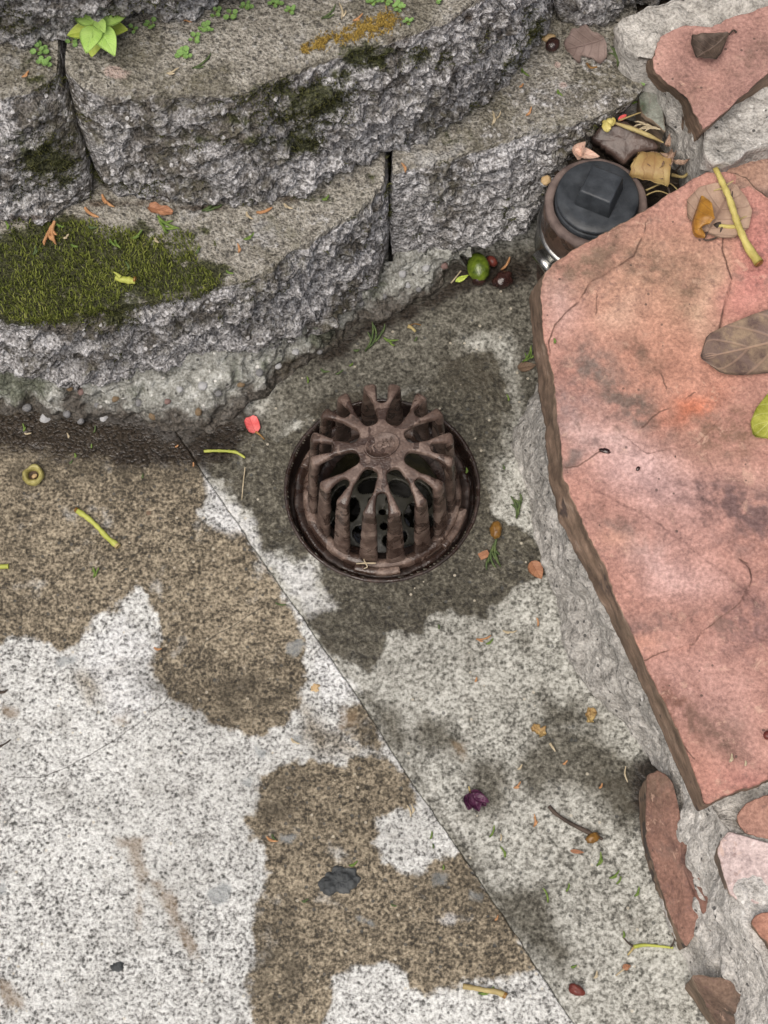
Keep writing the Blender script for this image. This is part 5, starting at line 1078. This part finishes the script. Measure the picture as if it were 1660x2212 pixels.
for k in range(7):
    a = k * .9; p = pw(1440 + 10 * cos(a), 352 + 16 * sin(a), .158); P, U, Vv = leaf_geo(.017, .006, 'lance', bend=.5, fold=.3, wave=.20, seed=k, nu=12, nv=5); P = place(P, p + (0, 0, .004 * (k % 3)), a * 1.7, .5 * sin(k * 2.0)); V, F, at = thicken(P, U, Vv); mk('frill', V, F, BEIGE, cy_, at)
leaf('cream_petal', (1246, 340), (1266, 306), .142, .015, CREAM, 'upright cream and pink petal behind the plug', cat='petal', zt=.165, fold=.5, seed=4)
leaf('cream_petal', (1240, 328), (1295, 342), .150, .012, CREAM, 'flat cream petal behind the rim of the pipe', cat='petal', fold=.4, bend=.1, seed=6)
yf = thing('flower_stalk', pw(1312, 272, .16), 'pale yellow shrivelled flower with a long dry pod above the tile shard', 'flower')
for k, (x, y, r_) in enumerate([(1308, 262, .007), (1316, 270, .0065), (1310, 278, .006), (1318, 262, .005)]): ball('petal', x, y, .160, r_, r_ * .7, .004, 50 * k, M['yel'], seed=k, amp=.35, parent=yf)
v, f = tube(catmull([pw(1330, 266, .163), pw(1365, 278, .164), pw(1400, 292, .163), pw(1434, 308, .160)], 16), np.interp(np.linspace(0, 1, 16), [0, .3, .7, 1], [.0013, .0026, .0024, .0006]), 9); mk('pod', v, f, M['otwig'], yf)
leaf('pink_petal', (1336, 262), (1354, 248), .162, .005, PINK, 'thin crimson petal above the yellow flower', cat='petal', fold=.4, seed=9)
stick('dry_stalk', [(1336, 262), (1362, 252), (1384, 244)], .163, [.0008, .0010, .0006], M['otwig'], 'thin tan stalk above the dry pod', 'stalk'); sprig(1400, 272, .162, 160, 60, M['straw'], 'bunch of straw needles below the upper flag', 6, .35, cat='straw'); sprig(1366, 222, .15, 20, 40, M['cyp'], 'small green shoot in the gap beside the upper flag', 5, .9)
stick('green_needle', [(1216, 345), (1232, 330), (1244, 318)], .13, [.0007, .0008, .0005], STEM, 'thin green needle left of the cream petals', 'stalk')
for k, (pts, r_) in enumerate([([(1384, 396), (1420, 392), (1462, 400)], .0008), ([(1395, 412), (1440, 400), (1470, 420)], .0009), ([(1405, 385), (1440, 408), (1448, 440)], .0012), ([(1452, 380), (1475, 388), (1490, 372)], .0018), ([(1458, 372), (1484, 350), (1496, 386)], .0010), ([(1390, 425), (1420, 418), (1450, 425)], .0008)]):
    stick('root_fibre', pts, .135 + .004 * (k % 3), [r_, r_ * .9, r_ * .6], M['otwig'] if k % 2 else M['twig'], 'thin dry root fibre in the litter between plug and flag', 'root', heights=[0, .004, .002], group='dry root fibres in the litter beside the plug')
ball('brown_flake', 1180, 392, .13, .006, .0045, .003, 60, M['kernel'], 'tan flake caught between the block and the pipe', 'flake', 5, .35)
# --- on the lower ledge
leaf('fallen_leaf', (322, 448), (374, 462), Z1, .0125, RUSTY, 'tan-brown dead leaf under the middle block on the mossy ledge', fold=.35, wave=.08, bend=.1, prof=[(0, .5), (.2, .95), (.45, .7), (.7, .95), (1, .3)], seed=5)
sprig(107, 505, Z1 + .004, -110, 56, M['cyp_o'], 'orange dead cypress sprig on the moss bed', 5, .35, thick=.0019); sprig(192, 466, Z1, -65, 38, M['cyp_o'], 'orange dead needle above the moss bed', 0, thick=.0016); sprig(226, 440, Z1, -75, 40, M['cyp_o'], 'dull orange needle hanging at the foot of the block joint', 1, .3, thick=.0014)
sprig(355, 490, Z1, -60, 54, M['cyp'], 'green cypress sprig on the ledge below the dead leaf', 4, .6, thick=.0015); sprig(572, 463, Z1, -10, 34, M['cyp_o'], 'pinkish dead needle on the ledge left of the joint', 0, thick=.0016); sprig(460, 450, Z1, 20, 46, M['cyp_d'], 'dark green curled sprig tucked under the middle block', 3, .5, thick=.0015)
bud = stick('green_bud', [(251, 603), (262, 606), (280, 609), (294, 611)], Z1 + .005, [.0024, .0034, .0036, .0028], LSTEM, 'fat pale green bud lying on the moss bed', 'bud', n=16, parts=[('bract', [(262, 606, .008), (254, 602, .011), (249, 600, .012)], 0, (.002, .0006), LSTEM), ('cut_end', [(292, 611, .008), (296, 612, .008)], 0, (.0028, .0024), M['brownbud'])])
for k, (x, y, a, L, m_) in enumerate([(240, 527, -80, 20, 'cyp'), (250, 530, -85, 22, 'cyp'), (300, 513, 15, 28, 'cyp'), (200, 495, -35, 18, 'cyp_d'), (130, 492, -50, 18, 'cyp'), (20, 488, 80, 20, 'cyp'), (540, 517, 5, 26, 'cyp'), (520, 538, 70, 20, 'cyp_o'), (535, 470, -80, 24, 'straw'), (620, 450, -60, 22, 'straw'), (80, 545, 50, 20, 'cyp_d'), (495, 592, -50, 16, 'cyp'), (280, 575, 85, 20, 'cyp_d'), (145, 515, 10, 14, 'straw'), (705, 432, 5, 18, 'cyp'), (337, 522, -80, 14, 'straw'), (430, 545, 30, 16, 'cyp_d'), (160, 535, -50, 16, 'cyp')]):
    sprig(x, y, Z1 + .003, a, L, M[m_], 'tiny %s scale-leaf bit fallen on the mossy lower ledge' % dict(cyp='fresh green', cyp_d='dark green', cyp_o='orange', straw='straw-coloured')[m_], 1, .4, group='tiny scale-leaf bits on the mossy lower ledge', thick=.0011)
for k, (x, y, a, L, m_) in enumerate([(375, 160, 0, 26, 'straw'), (442, 143, 15, 48, 'cyp_d'), (745, 27, 70, 34, 'straw'), (716, 35, 20, 40, 'cyp_d'), (776, 44, 10, 24, 'cyp_o'), (402, 48, -60, 26, 'cyp_o'), (58, 165, 20, 18, 'cyp_o')]):
    sprig(x, y, Z2, a, L, M[m_], ['pale chip on top of the middle block', 'long olive needle on top of the middle block', 'curled straw flake near the yellow moss', 'dark thin needle beside the straw flake', 'orange flakes just above the yellow moss', 'red-brown dead leaf tip by the dark gap', 'small tan flake on the left upper block'][k], 1, .5)
# --- on the concrete: bigger pieces
rp = thing('red_petal', pw(548, 918, ZC), 'bright pink-red petal leaf on the dark wet concrete left of the drain', 'petal')
leaf('blade', (553, 936), (540, 902), ZC, .0145, PINK, parent=rp, fold=.22, bend=.06, prof=[(0, .35), (.15, .85), (.5, 1), (.85, .95), (1, .55)], seed=4)
v, f = tube(catmull([pw(553, 934, ZC) + (0, 0, .0018), pw(562, 940, ZC) + (0, 0, .0015), pw(572, 950, ZC) + (0, 0, .001)], 8), np.linspace(.0012, .0007, 8), 7); mk('stalk', v, f, M['brownbud'], rp)
stick('green_stalk', [(441, 976), (470, 975), (505, 977), (518, 982), (530, 990)], ZC, [.0016, .0015, .0015, .0017, .0011], LSTEM, 'slim green stalk lying left of the drain', 'stalk', n=30)
stick('green_stalk', [(168, 1105), (190, 1120), (212, 1140), (232, 1162), (254, 1180)], ZC, [.0030, .0026, .0024, .0026, .0032], LSTEM, 'thick yellow-green stalk on the pebbled concrete', 'stalk', n=34, sides=12, parts=[('cut_end', [(169, 1105, .003), (164, 1102, .003)], 0, (.0032, .0026), M['brownbud']), ('cut_end', [(253, 1179, .003), (257, 1183, .003)], 0, (.0034, .0032), M['otwig'])])
stick('green_stalk', [(-40, 1228), (0, 1226), (20, 1225)], ZC, [.0024, .0024, .0028], LSTEM, 'yellow-green stalk end poking in at the left edge', 'stalk')
stick('tan_stalk', [(1000, 2131), (1020, 2134), (1050, 2140), (1072, 2143), (1090, 2150)], ZC, [.0027, .0025, .0025, .0026, .0032], M['otwig'], 'tan stalk lying near the bottom of the pebbled concrete', 'stalk', n=30, sides=12, parts=[('cut_end', [(1088, 2149, .003), (1094, 2153, .003)], 0, (.0033, .003), M['brownbud'])])
sprig(1052, 2148, ZC, -5, 34, M['cyp'], 'green needle tucked under the tan stalk', 1, .3)
stick('dark_twig', [(1186, 1742), (1200, 1758), (1230, 1778), (1270, 1798), (1302, 1814)], ZC, [.0020, .0018, .0020, .0021, .0014], M['twig'], 'thin dark twig on the trowelled concrete', 'twig', n=30)
ball('brown_bud', 1279, 1812, ZC, .0066, .0050, .0045, 30, M['brownbud'], 'glossy brown bud beside the dark twig', 'bud', 4, .45)
stick('forked_stalk', [(1368, 2046), (1390, 2042), (1420, 2044), (1454, 2048)], ZC, [.0020, .0014, .0012, .0012], LSTEM, 'forked dry stalk against the foot of the ledge', 'stalk', n=24, parts=[('fork', [(1370, 2046, .002), (1358, 2038, .002), (1345, 2024, .001)], 0, (.0012, .0006), M['twig']), ('fork', [(1370, 2046, .002), (1362, 2056, .002), (1356, 2064, .001)], 0, (.0014, .0008), M['otwig']), ('fork', [(1448, 2048, .002), (1454, 2038, .003), (1456, 2028, .003)], 0, (.0009, .0005), M['twig'])])
stick('straw', [(532, 832), (556, 837), (586, 843)], ZC + .004, [.0010, .0010, .0009], M['straw'], 'pale straw lying across the footing above the drain', 'straw'); stick('straw', [(530, 1010), (526, 1045), (523, 1080)], ZC, [.0006, .0006, .0005], M['straw'], 'thin upright pale straw just left of the drain', 'straw')
# husk ring
hu = thing('seed_husk', pw(75, 1028, ZC), 'open yellow-green seed husk with a dark centre on the pebbled concrete', 'husk'); hc = pw(75, 1030, ZC)
pf = [(.0075, .0005), (.0100, .0018), (.0112, .0045), (.0105, .0078), (.0088, .0090), (.0066, .0080), (.0052, .0050), (.0050, .0020)]; V, F = lathe(pf, 40, hc); V = V + .0020 * np.stack([fbm(V * 130, 3, 3), fbm(V * 130, 3, 4), fbm(V * 130, 3, 5)], -1); mk('rim', V, F[:, ::-1], M['nut'], hu)
V, F = lathe([(.0060, .0022), (.0030, .0018), (.0003, .0018)], 24, hc); mk('hollow', V, F[:, ::-1], M['nutdark'], hu)
ball('kernel', 76, 1030, ZC + .0022, .0030, .0022, .0020, 30, M['kernel'], parent=hu, seed=3, amp=.3)
# fruit
fr_ = thing('green_fruit', pw(1033, 575, ZC), 'glossy olive-green fruit under the overhang of the bare block', 'fruit'); ball('flesh', 1033, 588, ZC, .0165, .0120, .0115, 98, M['olive'], parent=fr_, seed=2, amp=.06, tipw=.12); ball('rotten_tip', 1034, 612, ZC, .0060, .0075, .0075, 98, M['dfruit'], parent=fr_, seed=4, amp=.15)
ball('dark_fruit', 1086, 612, ZC, .0110, .0090, .0080, 40, M['dfruit'], 'dark shrivelled fruit below the bare block', 'fruit', 7, .30); ball('pink_fruit', 1062, 570, ZC, .005, .007, .006, 40, M['redbit'], 'dull red fruit half hidden beside the green fruit', 'fruit', 8, .1)
sprig(1098, 576, ZC, 30, 38, M['cyp_o'], 'tan dead needle right of the green fruit', 0, thick=.0014); stick('straw', [(975, 612), (985, 600), (996, 586)], ZC, [.0008, .0009, .0007], M['straw'], 'short grey straw left of the green fruit', 'straw'); leaf('green_leaf', (985, 610), (1012, 596), ZC, .006, LIME, 'yellow-green torn leaf left of the green fruit', wave=.1, seed=5)
# sprigs round the drain
sprig(812, 735, ZC, 50, 74, M['cyp_d'], 'long grey-green cypress sprig behind the drain', 5, .35, thick=.0012); sprig(842, 740, ZC, -40, 34, M['cyp'], 'green sprig beside the long grey-green one', 3, .5)
stick('brown_bud', [(882, 706), (890, 710), (898, 718)], ZC, [.0022, .0016, .0014], M['otwig'], 'small tan bud behind the drain', 'bud', parts=[('stalk_end', [(884, 706, .002), (896, 702, .003), (910, 704, .002)], 0, (.0008, .0005), M['brownbud'])])
ball('yellow_bud', 1072, 1148, ZC, .0090, .0058, .0055, 75, M['brownbud'], 'amber bud right of the drain', 'bud', 3, .30, tipw=-.25); sprig(1062, 1195, ZC, -110, 64, M['cyp_d'], 'green cypress sprig right of the drain below the amber bud', 7, .35, thick=.0013)
leaf('petal_fragment', (1036, 1204), (1056, 1194), ZC, .008, RUSTY, 'pink petal fragment beside the sprig right of the drain', cat='petal', prof=[(0, .9), (.5, 1), (1, .8)], seed=2); leaf('fallen_leaf', (1148, 1214), (1170, 1252), ZC, .015, RUSTY, 'tan pointed leaf at the foot of the ledge right of the drain', fold=.25, bend=.08, seed=6)
leaf('fallen_leaf', (1118, 797), (1158, 790), ZC, .011, BROWN, 'brown leaf at the foot of the flag, above the mortar', fold=.3, bend=.1, seed=7); sprig(1146, 772, ZC + .006, 35, 44, M['cyp'], 'yellow-green sprig on the brown leaf by the flag', 5, .7)
sprig(1122, 1097, ZC, 75, 52, M['cyp_d'], 'dark green sprig lying at the foot of the mortar', 5, .35, thick=.0013); leaf('fallen_leaf', (1150, 1570), (1178, 1590), ZC, .012, GOLD, 'curled golden leaf on the trowelled concrete', fold=.7, wave=.28, bend=.25, tear=.5, prof=[(0, .3), (.2, .8), (.45, .55), (.7, .95), (1, .3)], seed=9)
leaf('fallen_leaf', (1276, 1530), (1275, 1562), ZC, .0095, GOLD, 'folded tan leaf near the foot of the ledge', fold=.8, wave=.18, tear=.4, prof=[(0, .6), (.3, 1), (.6, .7), (1, .5)], seed=10); stick('tan_chip', [(1188, 1606), (1195, 1616), (1200, 1624)], ZC, [.0012, .0012, .0006], M['straw'], 'small tan chip below the curled golden leaf', 'chip')
pu = thing('purple_petal', pw(1030, 1735, ZC), 'crumpled dark purple flower on a damp spot', 'petal')
for k, (b_, t__, W_) in enumerate([((1014, 1712), (1050, 1742), .014), ((1018, 1716), (1012, 1752), .013), ((1020, 1716), (1034, 1756), .014), ((1022, 1722), (1056, 1736), .009)]): leaf('petal', b_, t__, ZC + .001 * k, W_, PURPLE, parent=pu, fold=.55, wave=.10, bend=.12, seed=20 + k, lift=.001 + .002 * k)
v, f = tube([pw(1016, 1714, ZC) + (0, 0, .003), pw(1013, 1700, ZC) + (0, 0, .002)], [.0012, .0008], 7); mk('stalk', v, f, M['otwig'], pu)
def lump(x, y, rx, ry, h, mat, label, seed, cat='lump', name='asphalt_lump'):
    n, m_ = 60, 14; th = np.linspace(0, 2 * pi, n, endpoint=False); rows = []; c = pw(x, y, ZC)
    rb = 1 + .8 * fbm(np.stack([np.cos(th) * 1.6 + seed, np.sin(th) * 1.6, 0 * th], -1), 3, seed)
    for k in range(m_):
        f_ = k / (m_ - 1); rows.append(np.stack([rx * rb * f_ * np.cos(th), ry * rb * f_ * np.sin(th), h * (1 - f_ ** 4) + 0 * th - .002 * (f_ == 1)], -1) + c)
    P_ = np.array(rows); P_[:-1, :, 2] += h * 1.1 * fbm(P_[:-1] * 170, 3, seed); return tag(mk(name, P_.reshape(-1, 3), grid_faces(m_, n, True), mat), label, cat)
lump(733, 1906, .0165, .0125, .0045, M['asph'], 'flat dark grey lump of tar on the brown damp patch', 3); lump(250, 2090, .0062, .0050, .002, M['asph'], 'small dark brown lump on the pale concrete at the lower left', 5); lump(682, 1486, .004, .004, .0025, M['kernel'], 'small orange-tan pebble on the joint', 6, 'pebble', 'pebble')
ball('red_bud', 1246, 2140, ZC, .0085, .0048, .0045, -25, M['redbit'], 'dark red bud near the bottom edge', 'bud', 6, .25, tipw=.3); leaf('petal_fragment', (1345, 2092), (1362, 2086), ZC, .006, RUSTY, 'orange-red fragment with straw near the ledge foot', cat='petal', wave=.15, seed=3); stick('straw', [(1330, 2108), (1345, 2096), (1362, 2086)], ZC, [.0008, .0009, .0006], M['straw'], 'two-toned straw at the lower right beside the fragment', 'straw')
leaf('fallen_leaf', (1232, 1838), (1262, 1842), ZC, .004, RUSTY, 'slim orange-brown chip below the dark twig', seed=3)
stick('dark_twig', [(-20, 1622), (10, 1608), (24, 1598)], ZC, [.0010, .0010, .0006], M['twig'], 'dark splinter at the left edge of the pebbled concrete', 'twig'); stick('dark_twig', [(-10, 1495), (8, 1496), (18, 1490)], ZC, [.0014, .0014, .0008], M['twig'], 'short dark stub at the left edge above the splinter', 'twig')
sprig(208, 1238, ZC, 70, 24, M['cyp'], 'three-pointed green bit below the thick stalk', 3, .6); leaf('fallen_leaf', (318, 1112), (326, 1104), ZC, .005, BROWN, 'tiny red-brown leaf scrap on the upper damp patch', seed=1)
stick('dry_star', [(770, 1218), (792, 1217), (812, 1217)], -.006, [.0007, .0008, .0008], M['straw'], 'dry star-shaped stalk on the front lug of the drain', 'stalk', parts=[('ray', [(790, 1217, .001), (786, 1208, .002), (788, 1203, .002)], 0, (.0007, .0004), M['straw']), ('ray', [(790, 1217, .001), (794, 1226, .002), (786, 1229, .001)], 0, (.0007, .0004), M['straw'])])
sprig(1290, 2148 - 40, ZC, 40, 16, M['straw'], 'pale curl at the foot of the ledge', 2, cat='straw'); stick('white_fibre', [(1352, 1656), (1350, 1672), (1356, 1690)], ZC + .002, [.0007, .0009, .0005], M['straw'], 'pale curved fibre in the corner by the standing stone', 'fibre')
rb_ = random.Random(21); CN = dict(cyp='fresh green', cyp_d='dark green', cyp_o='orange', straw='straw-coloured')
bits = [(55, 925, 70, 18), (60, 940, -30, 16), (150, 942, 80, 12), (208, 930, 50, 16), (155, 1000, 20, 10), (165, 985, 70, 10), (383, 966, 0, 8), (200, 965, 60, 9), (700, 805, -50, 22), (735, 808, 5, 20), (668, 822, 70, 16), (760, 790, 10, 10), (1010, 1018, 60, 12), (1100, 1370, -30, 30), (1045, 1385, -15, 32), (1060, 1390, 10, 20), (1120, 1700, 15, 20),
        (890, 1752, 80, 26), (895, 1748, 70, 20), (1068, 1800, 40, 26), (1085, 1810, 60, 14), (935, 1806, 50, 16), (938, 1828, 70, 10), (585, 1818, -50, 26), (590, 1812, -80, 18), (605, 1310, -40, 24), (1300, 1860, 45, 30), (1330, 1895, 10, 26), (1186, 1934, 80, 30), (1340, 1905, 30, 18), (1125, 1660, 20, 14), (1160, 1775, 60, 26), (1230, 1920, 40, 18), (340, 1405, -40, 18), (1222, 1650, 10, 12), (1092, 1840, 85, 24),
        (765, 1870, 0, 20), (850, 1958, -50, 12), (660, 1948, -5, 14), (1075, 1985, 30, 12), (950, 1355, 70, 10), (1090, 1010, 80, 10), (1100, 860, 80, 14), (960, 1875, 60, 10), (635, 1605, -60, 22), (1240, 2090, -10, 12), (1330, 1380, 45, 12), (1300, 1700, 30, 12), (1165, 1345, 70, 18), (1030, 1470, 40, 10), (310, 1030, 45, 10), (420, 1005, 60, 9), (1380, 1930, 35, 22), (1350, 2020, 60, 14), (900, 735, 30, 12), (770, 760, -30, 14)]
for x, y, a, L in bits:
    m_ = rb_.choice(['cyp', 'cyp', 'cyp_d', 'cyp_d', 'cyp_o', 'straw'])
    sprig(x, y, ZC, a, L, M[m_], 'tiny %s scale-leaf bit fallen on the %s concrete' % (CN[m_], 'pebbled' if x < 430 + (y - 1010) * .672 and y > 900 else 'trowelled'), rb_.randint(0, 2), .5, group='tiny %s scale-leaf bits on the concrete' % CN[m_], thick=.0009)
